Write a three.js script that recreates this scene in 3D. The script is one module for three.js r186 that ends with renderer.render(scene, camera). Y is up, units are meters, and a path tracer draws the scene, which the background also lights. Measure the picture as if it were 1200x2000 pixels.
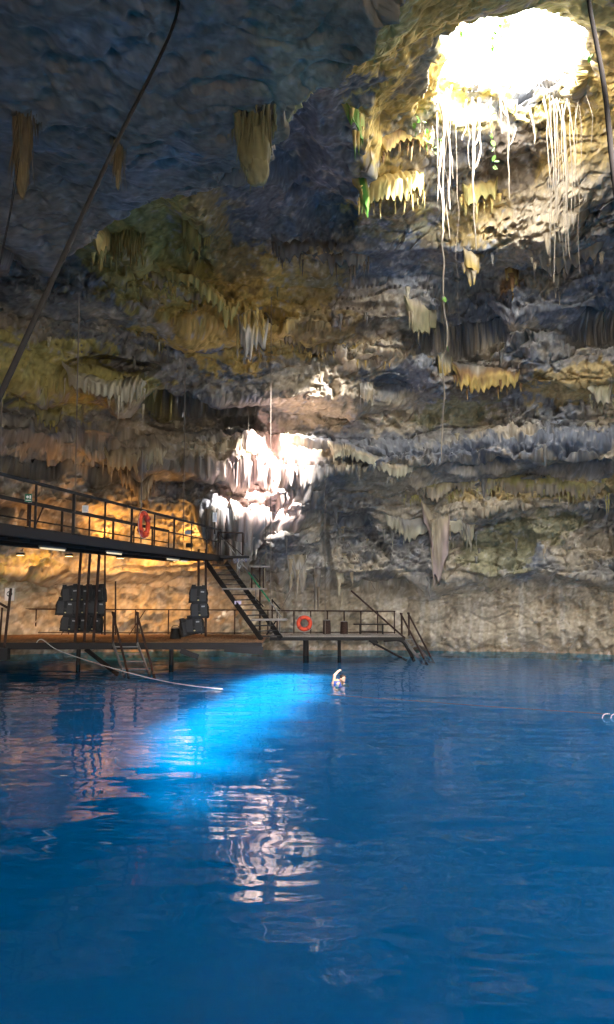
import * as THREE from 'three';
import { mergeGeometries } from 'three/addons/utils/BufferGeometryUtils.js';
import { MarchingCubes } from 'three/addons/objects/MarchingCubes.js';

// ---------------------------------------------------------------- camera, sky, sun, exposure
const scene = new THREE.Scene();
const EYE = new THREE.Vector3(0, 3, 0), FOCAL = 1540, PITCH = Math.atan(150 / FOCAL);
const camera = new THREE.PerspectiveCamera(2 * Math.atan(1000 / FOCAL) * 180 / Math.PI, 614 / 1024, 0.1, 600);
camera.position.copy(EYE);
camera.rotation.set(PITCH, 0, 0);
scene.add(camera);

const SUN = new THREE.Vector3(8.3, 12.7, 10.5).normalize();       // towards the sun
{
  const W = 256, H = 128, d = new Float32Array(W * H * 4);
  for (let j = 0; j < H; j++) {
    const el = ((j + 0.5) / H - 0.5) * Math.PI, up = Math.max(0, Math.sin(el));
    for (let i = 0; i < W; i++) {
      const az = ((i + 0.5) / W - 0.5) * 2 * Math.PI, c = Math.cos(az) * Math.cos(el) * SUN.x + Math.sin(el) * SUN.y + Math.sin(az) * Math.cos(el) * SUN.z;
      const glow = 0.5 * Math.pow(Math.max(0, c), 6), o = (j * W + i) * 4, k = 1.5;
      d[o] = k * (1.04 - 0.08 * up + glow); d[o + 1] = k * (1.0 - 0.04 * up + glow * 0.97); d[o + 2] = k * (0.95 + glow * 0.9); d[o + 3] = 1;
      if (el < 0) { d[o] = d[o + 1] = d[o + 2] = 0.08; }
    }
  }
  const sky = new THREE.DataTexture(d, W, H, THREE.RGBAFormat, THREE.FloatType);
  sky.mapping = THREE.EquirectangularReflectionMapping; sky.magFilter = THREE.LinearFilter; sky.needsUpdate = true;
  scene.background = sky; scene.environment = sky;
}
const sun = new THREE.DirectionalLight(new THREE.Color(1, 0.91, 0.86), 3.5);
sun.position.copy(SUN).multiplyScalar(60).add(new THREE.Vector3(0, 0, -20));
sun.target.position.set(0, 0, -20);
sun.shadow.radius = 4; sun.castShadow = true; sun.shadow.mapSize.set(4096, 4096);
Object.assign(sun.shadow.camera, { left: -40, right: 40, top: 40, bottom: -40, near: 1, far: 160 });
scene.add(sun, sun.target);

const renderer = new THREE.WebGLRenderer({ antialias: true });
renderer.shadowMap.enabled = true;
renderer.toneMapping = THREE.LinearToneMapping;
renderer.toneMappingExposure = 17.5;

// ---------------------------------------------------------------- random numbers, noise, small maths
let seed = 12345;
const rnd = () => { seed = (seed + 0x6d2b79f5) | 0; let t = Math.imul(seed ^ (seed >>> 15), 1 | seed); t = (t + Math.imul(t ^ (t >>> 7), 61 | t)) ^ t; return ((t ^ (t >>> 14)) >>> 0) / 4294967296; };
const rr = (a, b) => a + (b - a) * rnd();
const V = (x, y, z) => new THREE.Vector3(x, y, z);
const clamp = (x, a, b) => (x < a ? a : x > b ? b : x), lerp = (a, b, t) => a + (b - a) * t;
const ss = (a, b, x) => { const t = clamp((x - a) / (b - a), 0, 1); return t * t * (3 - 2 * t); };
const PERM = new Uint8Array(512), GX = new Float32Array(256), GY = new Float32Array(256), GZ = new Float32Array(256);
{
  const p = [...Array(256).keys()];
  for (let i = 255; i > 0; i--) { const j = Math.floor(rnd() * (i + 1)); [p[i], p[j]] = [p[j], p[i]]; }
  for (let i = 0; i < 512; i++) PERM[i] = p[i & 255];
  for (let i = 0; i < 256; i++) { const z = rr(-1, 1), a = rr(0, 6.2832), r = Math.sqrt(1 - z * z); GX[i] = r * Math.cos(a); GY[i] = r * Math.sin(a); GZ[i] = z; }
}
function noise(x, y, z) {
  const fx = Math.floor(x), fy = Math.floor(y), fz = Math.floor(z), X = fx & 255, Y = fy & 255, Z = fz & 255;
  x -= fx; y -= fy; z -= fz;
  const u = x * x * x * (x * (x * 6 - 15) + 10), v = y * y * y * (y * (y * 6 - 15) + 10), w = z * z * z * (z * (z * 6 - 15) + 10);
  const A = PERM[X] + Y, B = PERM[X + 1] + Y, AA = PERM[A & 511 & 255] + Z, AB = PERM[(A + 1) & 255] + Z, BA = PERM[B & 255] + Z, BB = PERM[(B + 1) & 255] + Z;
  const g = (h, a, b, c) => { const k = PERM[h & 255]; return GX[k] * a + GY[k] * b + GZ[k] * c; };
  const x1 = x - 1, y1 = y - 1, z1 = z - 1;
  return 1.5 * lerp(
    lerp(lerp(g(AA, x, y, z), g(BA, x1, y, z), u), lerp(g(AB, x, y1, z), g(BB, x1, y1, z), u), v),
    lerp(lerp(g(AA + 1, x, y, z1), g(BA + 1, x1, y, z1), u), lerp(g(AB + 1, x, y1, z1), g(BB + 1, x1, y1, z1), u), v), w);
}
const fbm = (x, y, z, o) => { let s = 0, a = 0.5; for (let i = 0; i < o; i++) { s += a * noise(x, y, z); x = x * 2.03 + 17.1; y = y * 2.03 - 9.7; z = z * 2.03 + 4.3; a *= 0.5; } return s; };
const ridge = (x, y, z, o) => { let s = 0, a = 0.5; for (let i = 0; i < o; i++) { s += a * (1 - 2.2 * Math.abs(noise(x, y, z))); x = x * 2.07 + 5.1; y = y * 2.07 + 3.7; z = z * 2.07 - 8.3; a *= 0.5; } return s; };

// a sight line through a point of the photograph (1200 x 2000), used to survey where things stand
const cP = Math.cos(PITCH), sP = Math.sin(PITCH);
function sight(px, py) { const x = (px - 600) / FOCAL, y = (1000 - py) / FOCAL; return V(x, y * cP + sP, -(cP - y * sP)); }
const atDepth = (px, py, z) => { const d = sight(px, py); return d.multiplyScalar(z / -d.z).add(EYE); };     // z metres in front of the camera
const atHeight = (px, py, y) => { const d = sight(px, py); return d.multiplyScalar((y - EYE.y) / d.y).add(EYE); };

// ---------------------------------------------------------------- the cave as a solid: plan of the wall, ceilings, openings
const CX = 1.5, CZ = -17, LOW = 13.6, HIGH = 21;
function polyDist(P, x, z) {            // signed distance to a closed outline in plan, negative inside
  let d = 1e9, inside = false;
  for (let i = 0, j = P.length - 1; i < P.length; j = i++) {
    const [ax, az] = P[j], [bx, bz] = P[i], ex = bx - ax, ez = bz - az, wx = x - ax, wz = z - az, t = clamp((wx * ex + wz * ez) / (ex * ex + ez * ez), 0, 1);
    const qx = wx - ex * t, qz = wz - ez * t, q = qx * qx + qz * qz;
    if (q < d) d = q;
    if ((az > z) !== (bz > z) && x < ax + (z - az) / (bz - az) * ex) inside = !inside;
  }
  return inside ? -Math.sqrt(d) : Math.sqrt(d);
}
const plan = (list, h) => list.map(([px, py]) => { const p = atHeight(px, py, h); return [p.x, p.z]; });
const LIP = [...plan([[775, -90], [762, 0], [738, 110], [650, 180], [622, 232], [545, 300], [500, 372], [400, 408], [300, 428], [170, 470], [0, 555]], LOW), [-18, -31], [-45, -38], [-45, 80], [14, 80], [6.5, 12], [3.5, -4]];
const HOLE = plan([[868, 55], [888, 30], [945, 18], [1010, 14], [1060, 20], [1105, 36], [1136, 60], [1150, 92], [1150, 130], [1136, 180], [1118, 225], [1085, 240], [1040, 252], [990, 240], [940, 232], [900, 236], [866, 225], [848, 185], [858, 130]], HIGH);
const LIGHTWELL = [[10.6, -14.9], [12.6, -15.4], [15.4, -14.7], [15.9, -9.5], [15.8, -6.3], [14.4, -4], [13.4, 0.5], [12.7, 4], [12.0, 8.5], [10.9, 6], [9.8, 1], [9.3, -4.5], [9.8, -10.5]];      // the wide opening overhead, right of the frame
const box = (P, m) => [Math.min(...P.map((p) => p[0])) - m, Math.max(...P.map((p) => p[0])) + m, Math.min(...P.map((p) => p[1])) - m, Math.max(...P.map((p) => p[1])) + m];
const near = (P, B, x, z) => (x < B[0] || x > B[1] || z < B[2] || z > B[3] ? 99 : polyDist(P, x, z));
const HB = box(HOLE, 14), LB = box(LIGHTWELL, 1), FILL_MOUTH = (x, y, z) => z > 24 + 0.8 * noise(x * 0.3, y * 0.3, 1.1) && y > 1.8 + 0.5 * noise(x * 0.5, 2.2, z * 0.5) && y < 7.0 + 0.8 * noise(x * 0.25, 7.2, z * 0.3);    // unseen cave mouth added behind the camera to let in fill light
function plans(x, z) {
  const wob = 0.55 * noise(x * 0.45, 3.3, z * 0.45) + 0.3 * noise(x * 1.3, 7.3, z * 1.3);
  return [polyDist(LIP, x, z) + wob, near(HOLE, HB, x, z) + 0.14 * noise(x * 0.9, 1.2, z * 0.9) + 0.08 * noise(x * 3.1, 1.2, z * 3.1), near(LIGHTWELL, LB, x, z) + 0.5 * wob];
}
const leanTable = [[-8, -0.03], [-1, -0.01], [0, 0], [0.9, 0.005], [2.7, 0.0], [3.2, 0.006], [3.7, 0.046], [5.4, 0.036], [6.4, 0.04], [6.8, 0.06], [8.2, 0.052], [8.8, 0.115], [9.5, 0.105], [10.4, 0.07], [11.6, 0.075], [12.2, 0.125], [13.4, 0.14], [14.6, 0.135], [15.2, 0.185], [17.0, 0.19], [17.6, 0.25], [18.8, 0.28], [20.2, 0.33], [22, 0.4], [40, 0.6]];
function lean(y) { let i = 1; while (y > leanTable[i][0] && i < leanTable.length - 1) i++; const [a, p] = leanTable[i - 1], [b, q] = leanTable[i]; return lerp(p, q, clamp((y - a) / (b - a), 0, 1)); }
const smin = (a, b, k) => { const h = clamp(0.5 + 0.5 * (b - a) / k, 0, 1); return lerp(b, a, h) - k * h * (1 - h); };
function air(x, y, z) {                 // roughly the distance to rock; negative inside it
  const dx = x - CX, dz = z - CZ, ax = Math.abs(dx) / (dx > 0 ? 23 : 22), az = Math.abs(dz) / (dz > 0 ? 54 : 22);
  const r = Math.cbrt(ax * ax * ax + az * az * az), shelf = 1 - lean(y + 0.5 * noise(x * 0.2, 0.5, z * 0.2) + 0.35 * dx * 0.05) - (dx > 0 && dz < 0 ? 0.05 * ss(3, 14, dx) : 0);
  const wall = (shelf - r) * 21;
  if (y < 9.5 && z < -1) return smin(wall, 12 - y, 1.2);
  const [lip, hole, well] = plans(x, z);
  const rise = 0.9 * noise(x * 0.13, 9.1, z * 0.13);
  let top = lerp(LOW + rise * 0.6 - 0.6 * ss(0, -14, lip), HIGH - 2.4 + rise * 0.5 + 2.5 * Math.exp(-Math.max(0, hole) / 3.4), ss(-0.3, 1.6, lip));
  top = lerp(top, 7.4 + rise, ss(-0.5, 6, z) * (1 - ss(6.5, 9, x) * (1 - ss(9, 12, z))));      // unseen low roof added behind the viewer, keeps light off the near ceiling
  if (hole < 0.4) top += 6 * ss(0.05, -0.5, hole);
  if (well < 0.4) top = lerp(top, HIGH + 6, ss(0.05, -0.7, well));
  return smin(wall, top - y, 1.2);
}
const ROOF = HIGH + 1.6;
const C0 = V(10, 1, -17);             // the surface is surveyed from a point out on the water
function march(o, d, far = 70) {        // from o along d to the rock
  let t = 0.5, s = 0;
  for (let i = 0; i < 90 && t < far; i++) {
    s = air(o.x + d.x * t, o.y + d.y * t, o.z + d.z * t);
    if (s < 0.004) break;
    t += clamp(s * 0.6, 0.01, 3);
  }
  return t;
}
function gradient(x, y, z) { const e = 0.08; return V(air(x + e, y, z) - air(x - e, y, z), air(x, y + e, z) - air(x, y - e, z), air(x, y, z + e) - air(x, y, z - e)).normalize(); }
function onRock(px, py) { const d = sight(px, py).normalize(); return EYE.clone().addScaledVector(d, march(EYE, d)); }

// lumps (+) and hollows (-) in the rock: place in the photograph, half width and half height in metres, depth in metres, sharpness
const LUMPS = [
  // hollows
  [395, 812, 2.6, 0.75, -3.0], [470, 835, 1.2, 0.55, -2.2], [310, 790, 1.0, 0.5, -1.6], [540, 612, 0.55, 0.4, -1.6], [225, 712, 1.8, 0.3, -1.6], [545, 885, 0.5, 0.9, -1.2],
  [905, 650, 2.2, 2.0, -2.2], [885, 690, 1.0, 1.0, -1.0], [1170, 640, 1.3, 1.0, -1.6], [770, 760, 1.0, 0.5, -0.9], [945, 905, 1.4, 0.3, -1.0], [1100, 915, 1.7, 0.25, -0.9], [640, 420, 1.6, 0.9, -1.2], [580, 290, 1.0, 0.9, -1.2],
  [750, 1145, 1.6, 0.6, -1.4], [640, 1080, 0.35, 2.4, -0.7], [1010, 370, 1.6, 1.2, -1.0], [190, 880, 1.8, 1.5, -1.6], [60, 900, 1.5, 0.9, -1.4], [395, 505, 0.5, 0.4, -1.2], [20, 520, 0.5, 0.6, -1.2], [1185, 1040, 1.0, 2.2, -0.8], [1010, 1050, 0.6, 1.4, -0.6],
  [700, 1040, 0.9, 1.1, -0.7], [610, 868, 0.9, 0.22, -0.8], [700, 900, 1.2, 0.2, -0.7], [150, 960, 1.3, 0.7, -0.5],
  // lumps
  [240, 755, 1.3, 0.6, 1.6], [90, 740, 1.9, 0.7, 1.2], [400, 640, 1.3, 0.8, 0.7], [470, 610, 0.9, 0.8, 0.9], [385, 440, 0.8, 1.6, 1.2], [260, 500, 1.8, 1.3, 0.7], [330, 560, 1.4, 0.7, 0.8],
  [620, 640, 1.8, 1.0, 0.7], [740, 690, 1.5, 0.6, 0.8], [690, 790, 1.4, 0.7, 0.6], [515, 945, 2.1, 1.9, 2.2], [455, 1000, 1.6, 1.0, 2.0], [570, 1040, 1.6, 0.7, 1.3], [480, 880, 1.0, 0.5, 0.6], [600, 940, 1.4, 1.1, 0.8], [260, 900, 1.0, 1.2, 0.8], [380, 900, 1.4, 0.8, 0.5],
  [430, 780, 1.6, 0.5, 0.9], [845, 1090, 1.2, 1.6, 0.6], [870, 700, 1.0, 1.3, 0.7], [1000, 640, 1.4, 1.0, 0.5], [980, 850, 2.0, 0.6, 0.5], [1120, 860, 1.6, 0.7, 0.6], [800, 950, 1.6, 0.5, 0.6], [1080, 440, 1.4, 1.0, 0.6], [1130, 390, 0.6, 1.0, 0.8],
  [930, 480, 1.0, 1.0, 0.6], [770, 380, 1.2, 0.7, 0.8], [690, 290, 0.8, 0.9, 1.0], [960, 1000, 1.6, 0.7, 0.4], [560, 1140, 0.5, 1.6, 0.5], [70, 1100, 1.3, 1.0, 0.7], [560, 760, 1.0, 0.4, 0.6], [640, 320, 1.4, 0.7, 0.5],
].map(([px, py, rx, ry, k]) => { const p = onRock(px, py); return { p, rx, ry, k, R: Math.max(rx, ry) * 2.4 }; });

// ---------------------------------------------------------------- relief of the rock, laid over the smooth solid
let hollow = 0;                        // how far the last point lies inside a hollow
function relief(x, y, z, ny) {         // folds, hollows and ledges
  const ceil = ss(-0.45, -0.85, ny), low = 1 - ss(2.7, 3.6, y + 0.4 * noise(x * 0.4, 5.5, z * 0.4));
  const wx = 0.7 * noise(x * 0.5, y * 0.5, z * 0.5), wy = 0.5 * noise(x * 0.45 + 9, y * 0.45, z * 0.45), wz = fbm(x * 1.0, y * 1.3, z * 1.0 + 50, 3);
  let d = 0.75 * fbm(x * 0.22, y * 0.3, z * 0.22, 3);
  hollow = 0;
  for (const l of LUMPS) {
    const dx = x - l.p.x + wx * 0.9, dy = y - l.p.y + wy * 0.6, dz = z - l.p.z;
    if (Math.abs(dx) > l.R || Math.abs(dy) > l.R || Math.abs(dz) > 5) continue;
    const q = (dx * dx) / (l.rx * l.rx) + (dy * dy) / (l.ry * l.ry) + (dz * dz) / 9 + 0.9 * wz;
    const a = l.k < 0 ? 1 - ss(0, 1.3, q) : Math.exp(-1.1 * q);
    d += l.k * a; if (l.k < -0.7) hollow = Math.max(hollow, a);
  }
  // bedding: irregular ledges with sharp undersides
  const bed = y * 0.62 + 0.9 * noise(x * 0.12, y * 0.1, z * 0.12) + 0.35 * noise(x * 0.5, y * 0.3, z * 0.5), fb = bed - Math.floor(bed), hb = PERM[(Math.floor(bed) + 40) & 255] / 255;
  const bed2 = y * 2.1 + 1.2 * noise(x * 0.3 + 5, y * 0.2, z * 0.3), fb2 = bed2 - Math.floor(bed2), hb2 = PERM[(Math.floor(bed2) + 90) & 255] / 255;
  const wallness = (1 - ceil) * (1 - low * 0.8);
  d += wallness * ((0.2 + 0.5 * hb) * (ss(0, 0.12, fb) * (1 - 0.75 * fb) - 0.5) * ss(-0.3, 0.3, noise(x * 0.3, y * 0.2 + 30, z * 0.3)) + (0.05 + 0.12 * hb2) * (ss(0, 0.16, fb2) * (1 - 0.8 * fb2) - 0.5) * ss(-0.1, 0.35, noise(x * 0.45 + 60, y * 0.4, z * 0.45)));
  d += ceil * (0.6 * fbm(x * 0.3, 4.4, z * 0.3, 4) + 0.1 * ridge(x * 0.5 + wx, 2.2, z * 0.5, 4));
  d += 0.55 * ss(1.6, 0.3, y) * Math.max(0, noise(x * 0.55, y * 0.5, z * 0.55 + 3) + 0.35 * noise(x * 1.6, y * 1.5, z * 1.6));      // fallen lumps along the foot
  d -= 0.35 * Math.exp(-((y - 0.15) ** 2) / 0.12) * (0.6 + noise(x * 0.8, 1.1, z * 0.8));      // waterline notch
  return d;
}
function grain(x, y, z, ny) {          // knobbly dissolution relief, folds of dripstone, pits and cracks, laid over that
  const ceil = ss(-0.45, -0.85, ny), under = ss(0.1, -0.6, y), low = 1 - ss(2.7, 3.6, y + 0.4 * noise(x * 0.4, 5.5, z * 0.4));
  const wx = 0.7 * noise(x * 0.5, y * 0.5, z * 0.5), wy = 0.5 * noise(x * 0.45 + 9, y * 0.45, z * 0.45);
  const bx = (x + 1.9) / 2.6, by = (y - 8.3) / 2.6, bulge = Math.exp(-bx * bx - by * by) * (z < -30 ? 1 : 0);
  const rough = (1 - 0.9 * ceil) * (1 - 0.3 * low) * (1 - 0.4 * bulge) * (0.3 + 0.95 * ss(-0.25, 0.3, noise(x * 0.33 + 70, y * 0.42, z * 0.33))) + 0.08;
  let d = rough * (0.5 * ridge(x * 0.75 + wx, y * 0.85 + wy, z * 0.75, 4) - 0.12);
  d -= rough * 0.36 * ss(0.24, 0.55, noise(x * 1.7 + 2 * wx, y * 1.9, z * 1.7 + 30));
  d -= rough * 0.2 * ss(0.25, 0.5, noise(x * 4.1 + wx, y * 4.6, z * 4.1 + 12));
  const along = x + 0.6 * z + 0.25 * wx, drip = ss(-0.05, 0.3, noise(x * 0.35 + 20, y * 0.28, z * 0.35)) * (1 - ceil) * (1 - low) * (1 - hollow) * (1 - 0.8 * bulge);
  d += drip * (0.16 * ridge(along * 1.6, y * 0.22, 3.1, 2) + 0.1 * ridge(along * 4.1, y * 0.35, 8.1, 2));
  d += low * (0.07 * ridge(along * 0.7 + 0.25 * y, y * 0.2, 12.1, 3) + 0.1 * fbm(x * 0.9, y * 1.3, z * 0.9, 3)) * (1 - under);
  d += ceil * (0.1 * fbm(x * 1.6, y * 1.6, z * 1.6, 4) - 0.12 * ss(0.25, 0.5, noise(x * 2.3, y * 2.3, z * 2.3 + 8)));
  const joint = Math.abs(noise(x * 0.5 + 0.4 * wx, y * 1.7 + wy, z * 0.5 + 21)), crack = Math.abs(noise(x * 1.1 + wy, y * 0.9 + wx, z * 1.1 + 44)), keep = (1 - ceil * 0.7) * (1 - 0.6 * low);
  d -= keep * (0.3 * (1 - ss(0.0, 0.055, joint)) + 0.22 * (1 - ss(0.0, 0.04, crack)) * ss(-0.1, 0.2, noise(x * 0.4, y * 0.4, z * 0.4 + 9)));
  d += rough * (0.2 * fbm(x * 2.6, y * 2.9, z * 2.6, 3) + 0.02 * noise(x * 9, y * 9, z * 9));
  return d;
}
// stains, minerals and some painted light, all with outlines of their own. Linear colours.
const K = {
  dark: [0.12, 0.115, 0.115], grey: [0.27, 0.255, 0.235], blue: [0.185, 0.205, 0.245], beige: [0.5, 0.41, 0.28], ochre: [0.62, 0.44, 0.14], moss: [0.53, 0.46, 0.16], rust: [0.23, 0.125, 0.05],
  white: [0.56, 0.52, 0.46], green: [0.1, 0.3, 0.04], pink: [0.58, 0.45, 0.41], brown: [0.2, 0.15, 0.1], straw: [0.53, 0.46, 0.17], soot: [0.055, 0.044, 0.036], olive: [0.34, 0.315, 0.18],
};
const STAINS_AND_GLOW = [   // place in the photograph, half width and height in metres, colour, weight
  [430, 560, 4.5, 3.4, 'ochre', 0.95], [300, 500, 3.6, 2.4, 'moss', 0.8], [560, 650, 3.2, 1.6, 'ochre', 0.9], [680, 620, 3.0, 2.0, 'brown', 0.7], [720, 700, 2.0, 0.9, 'beige', 0.9],
  [460, 470, 1.8, 1.8, 'brown', 0.6], [600, 540, 2.0, 1.4, 'ochre', 0.5], [780, 190, 3.2, 2.6, 'moss', 0.85], [830, 150, 1.6, 2.5, 'ochre', 1.0], [730, 330, 2.2, 1.4, 'ochre', 0.95], [880, 60, 5, 2.6, 'straw', 1.0], [760, 100, 3, 2.5, 'straw', 0.9], [1120, 20, 4, 1.5, 'straw', 0.8],  // straw zones: yellow glow round the opening painted into the ceiling
  [1000, 320, 3.5, 1.2, 'brown', 0.8], [1170, 230, 1.5, 1.6, 'ochre', 0.6], [930, 420, 1.8, 1.4, 'ochre', 0.7], [1000, 560, 0.6, 0.6, 'rust', 0.9], [1050, 430, 2.2, 1.4, 'beige', 0.7],
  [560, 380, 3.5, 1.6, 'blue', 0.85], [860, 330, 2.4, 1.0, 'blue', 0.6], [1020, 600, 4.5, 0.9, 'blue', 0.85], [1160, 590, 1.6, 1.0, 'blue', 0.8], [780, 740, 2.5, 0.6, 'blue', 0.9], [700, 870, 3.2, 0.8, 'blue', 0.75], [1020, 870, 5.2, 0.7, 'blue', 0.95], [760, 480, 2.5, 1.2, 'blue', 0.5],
  [930, 740, 2.2, 0.9, 'brown', 0.7], [1140, 740, 1.8, 0.9, 'ochre', 0.6],
  [640, 810, 2.0, 0.7, 'beige', 0.95], [780, 810, 2.4, 0.7, 'beige', 0.6], [900, 810, 2.4, 0.6, 'olive', 0.8], [520, 930, 2.6, 2.8, 'pink', 1.0], [640, 960, 2.0, 1.2, 'grey', 0.9], [760, 940, 2.4, 0.8, 'beige', 0.7], [900, 990, 2.4, 0.8, 'beige', 0.7], [1080, 960, 4.2, 0.6, 'ochre', 0.6],  // pink zone: warm tint of the sun patch painted into the wall
  [100, 730, 3.5, 1.6, 'moss', 0.9], [250, 760, 1.6, 1.0, 'moss', 0.8], [300, 850, 2.0, 1.6, 'beige', 0.6], [430, 880, 2, 0.7, 'beige', 0.7], 
  [100, 1010, 4, 1.6, 'brown', 0.8], [260, 1030, 2.6, 1.4, 'beige', 0.9], [60, 1130, 2.6, 1.2, 'moss', 0.8], [260, 1160, 6, 1.8, 'beige', 0.95], [430, 1180, 2.0, 1.4, 'white', 0.8],
  [720, 1180, 2.8, 1.2, 'grey', 1.0], [610, 1120, 1.8, 1.0, 'white', 0.5], [960, 1080, 2.0, 1.4, 'olive', 0.8], [1060, 1030, 1.8, 1.0, 'olive', 0.8],
].map(([px, py, rx, ry, c, w]) => { const p = onRock(px, py); return { p, rx, ry, c: K[c], w }; });
function tint(x, y, z, ny, low, lipd, out) {
  const n1 = fbm(x * 0.35 + 3, y * 0.45, z * 0.35, 4), n2 = fbm(x * 1.1, y * 1.4, z * 1.1 + 7, 4), n3 = fbm(x * 3.7 + 11, y * 3.9, z * 3.7, 3);
  let r, g, b;
  const mixc = (c, t) => { r += (c[0] - r) * t; g += (c[1] - g) * t; b += (c[2] - b) * t; };
  [r, g, b] = K.grey;
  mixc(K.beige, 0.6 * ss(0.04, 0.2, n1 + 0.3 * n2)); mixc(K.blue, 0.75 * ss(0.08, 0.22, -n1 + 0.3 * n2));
  for (const s of STAINS_AND_GLOW) {
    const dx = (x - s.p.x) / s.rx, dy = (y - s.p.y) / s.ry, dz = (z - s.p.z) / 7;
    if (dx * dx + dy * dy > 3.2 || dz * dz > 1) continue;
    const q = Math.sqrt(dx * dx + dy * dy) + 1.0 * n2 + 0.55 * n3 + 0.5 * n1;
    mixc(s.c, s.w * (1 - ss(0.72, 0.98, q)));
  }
  const along = x + 0.6 * z;
  if (y < 4.2) {                                       // smooth lower wall: runs of dark and pale down the face, rust at the waterline
    const lw = 1 - ss(3.0, 3.7, y + 0.5 * n2);
    const run = noise(along * 1.5, y * 0.12, 2.2) + 0.5 * noise(along * 4.2, y * 0.2, 5.2) + 0.3 * n2;
    mixc(K.beige, 0.65 * lw); mixc(K.brown, 0.4 * lw * ss(0.12, 0.4, run)); mixc(K.white, 0.5 * lw * ss(0.1, 0.42, -run));
    mixc(K.rust, 0.5 * (1 - ss(0.25, 0.7, y + 0.9 * n2)) * ss(-0.2, 0.3, n1 + n3));
    mixc(K.white, 0.55 * ss(0.15, 0.5, n3 + 0.6 * n2) * (1 - ss(0.8, 1.3, y)));
  }
  if (low) { mixc(K.grey, 0.7); mixc(K.brown, 0.6 * ss(-0.25, 0.05, n1 + 0.5 * n2)); }  // low ceiling: brownish rock, toned further to cancel blue light off the water
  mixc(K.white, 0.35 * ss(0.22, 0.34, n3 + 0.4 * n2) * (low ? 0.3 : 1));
  const v = 1 + 0.5 * n3 + 0.3 * n2 + 0.32 * noise(x * 7.7, y * 8.3, z * 7.7 + 5) + 0.2 * noise(x * 15.1, y * 15.7, z * 15.1 + 9);
  out[0] = Math.max(0.02, r * v); out[1] = Math.max(0.02, g * v); out[2] = Math.max(0.02, b * v);
}

// ---------------------------------------------------------------- materials
function bytesTexture(n, f, srgb) { const d = new Uint8Array(n * n * 4); for (let j = 0; j < n; j++) for (let i = 0; i < n; i++) { const c = f(i / n, j / n), o = (j * n + i) * 4; d[o] = c[0]; d[o + 1] = c[1]; d[o + 2] = c[2]; d[o + 3] = 255; } const t = new THREE.DataTexture(d, n, n); t.wrapS = t.wrapT = THREE.RepeatWrapping; t.magFilter = THREE.LinearFilter; if (srgb) t.colorSpace = THREE.SRGBColorSpace; t.needsUpdate = true; return t; }
const ring = (u, v, f, k) => { const a = u * 6.28318, b = v * 6.28318; return fbm(Math.cos(a) * f + 5 * k, Math.sin(a) * f + Math.cos(b) * f, Math.sin(b) * f + k, 5); };
const rockBump = bytesTexture(512, (u, v) => { const h = clamp(128 + 170 * ring(u, v, 3.2, 1) + 70 * ring(u, v, 9, 2), 0, 255); return [h, h, h]; });
const wear = bytesTexture(256, (u, v) => { const h = clamp(205 + 130 * ring(u, v, 2.5, 3) + 60 * ring(u, v, 8, 4), 90, 255); return [h, h * 0.98, h * 0.95]; }, true);
const std = (o) => new THREE.MeshStandardMaterial(o), lin = (r, g, b) => new THREE.Color().setRGB(r, g, b);
const M = {
  rock: std({ vertexColors: true, roughness: 0.93, bumpMap: rockBump, bumpScale: 0.012 }),
  drip: std({ vertexColors: true, roughness: 0.8 }),
  steel: std({ color: lin(0.014, 0.011, 0.01), roughness: 0.75 }),
  rusty: std({ map: wear, color: lin(0.06, 0.028, 0.02), roughness: 0.85 }),
  deck: std({ map: wear, color: lin(0.36, 0.2, 0.1), roughness: 0.8 }),
  paleDeck: std({ map: wear, color: lin(0.5, 0.46, 0.44), roughness: 0.8 }),
  greySteel: std({ color: lin(0.24, 0.235, 0.23), roughness: 0.55, metalness: 0.3 }),
  black: std({ color: lin(0.012, 0.012, 0.013), roughness: 0.75 }),
  darkGrey: std({ color: lin(0.03, 0.03, 0.032), roughness: 0.7 }),
  patch: std({ color: lin(0.3, 0.3, 0.31), roughness: 0.7 }),
  strap: std({ color: lin(0.5, 0.42, 0.2), roughness: 0.8 }),
  orange: std({ color: lin(0.78, 0.075, 0.02), roughness: 0.5 }),
  ringBand: std({ color: lin(0.5, 0.05, 0.03), roughness: 0.6 }),
  white: std({ color: lin(0.78, 0.77, 0.74), roughness: 0.6 }),
  rope: std({ color: lin(0.62, 0.62, 0.6), roughness: 0.9 }),
  brownRope: std({ color: lin(0.014, 0.01, 0.008), roughness: 0.95 }),
  grayCable: std({ color: lin(0.2, 0.17, 0.14), roughness: 0.8 }),
  green: std({ color: lin(0.01, 0.22, 0.1), roughness: 0.5 }),
  root: std({ map: wear, color: lin(0.62, 0.55, 0.45), roughness: 0.9 }),
  leaf: new THREE.MeshPhysicalMaterial({ color: lin(0.16, 0.36, 0.04), roughness: 0.95, transmission: 0.4, thickness: 0, side: THREE.DoubleSide }),
  blueCloth: std({ color: lin(0.06, 0.1, 0.3), roughness: 0.8 }),
  skin: std({ color: lin(0.5, 0.3, 0.2), roughness: 0.6 }),
  hair: std({ color: lin(0.012, 0.008, 0.006), roughness: 0.5 }),
  lampGlow: std({ color: lin(0.8, 0.6, 0.3), emissive: lin(1, 0.62, 0.22), emissiveIntensity: 0.55 }),
  tubeGlow: std({ color: lin(0.8, 0.7, 0.5), emissive: lin(1, 0.78, 0.45), emissiveIntensity: 0.05 }),
};

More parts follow.
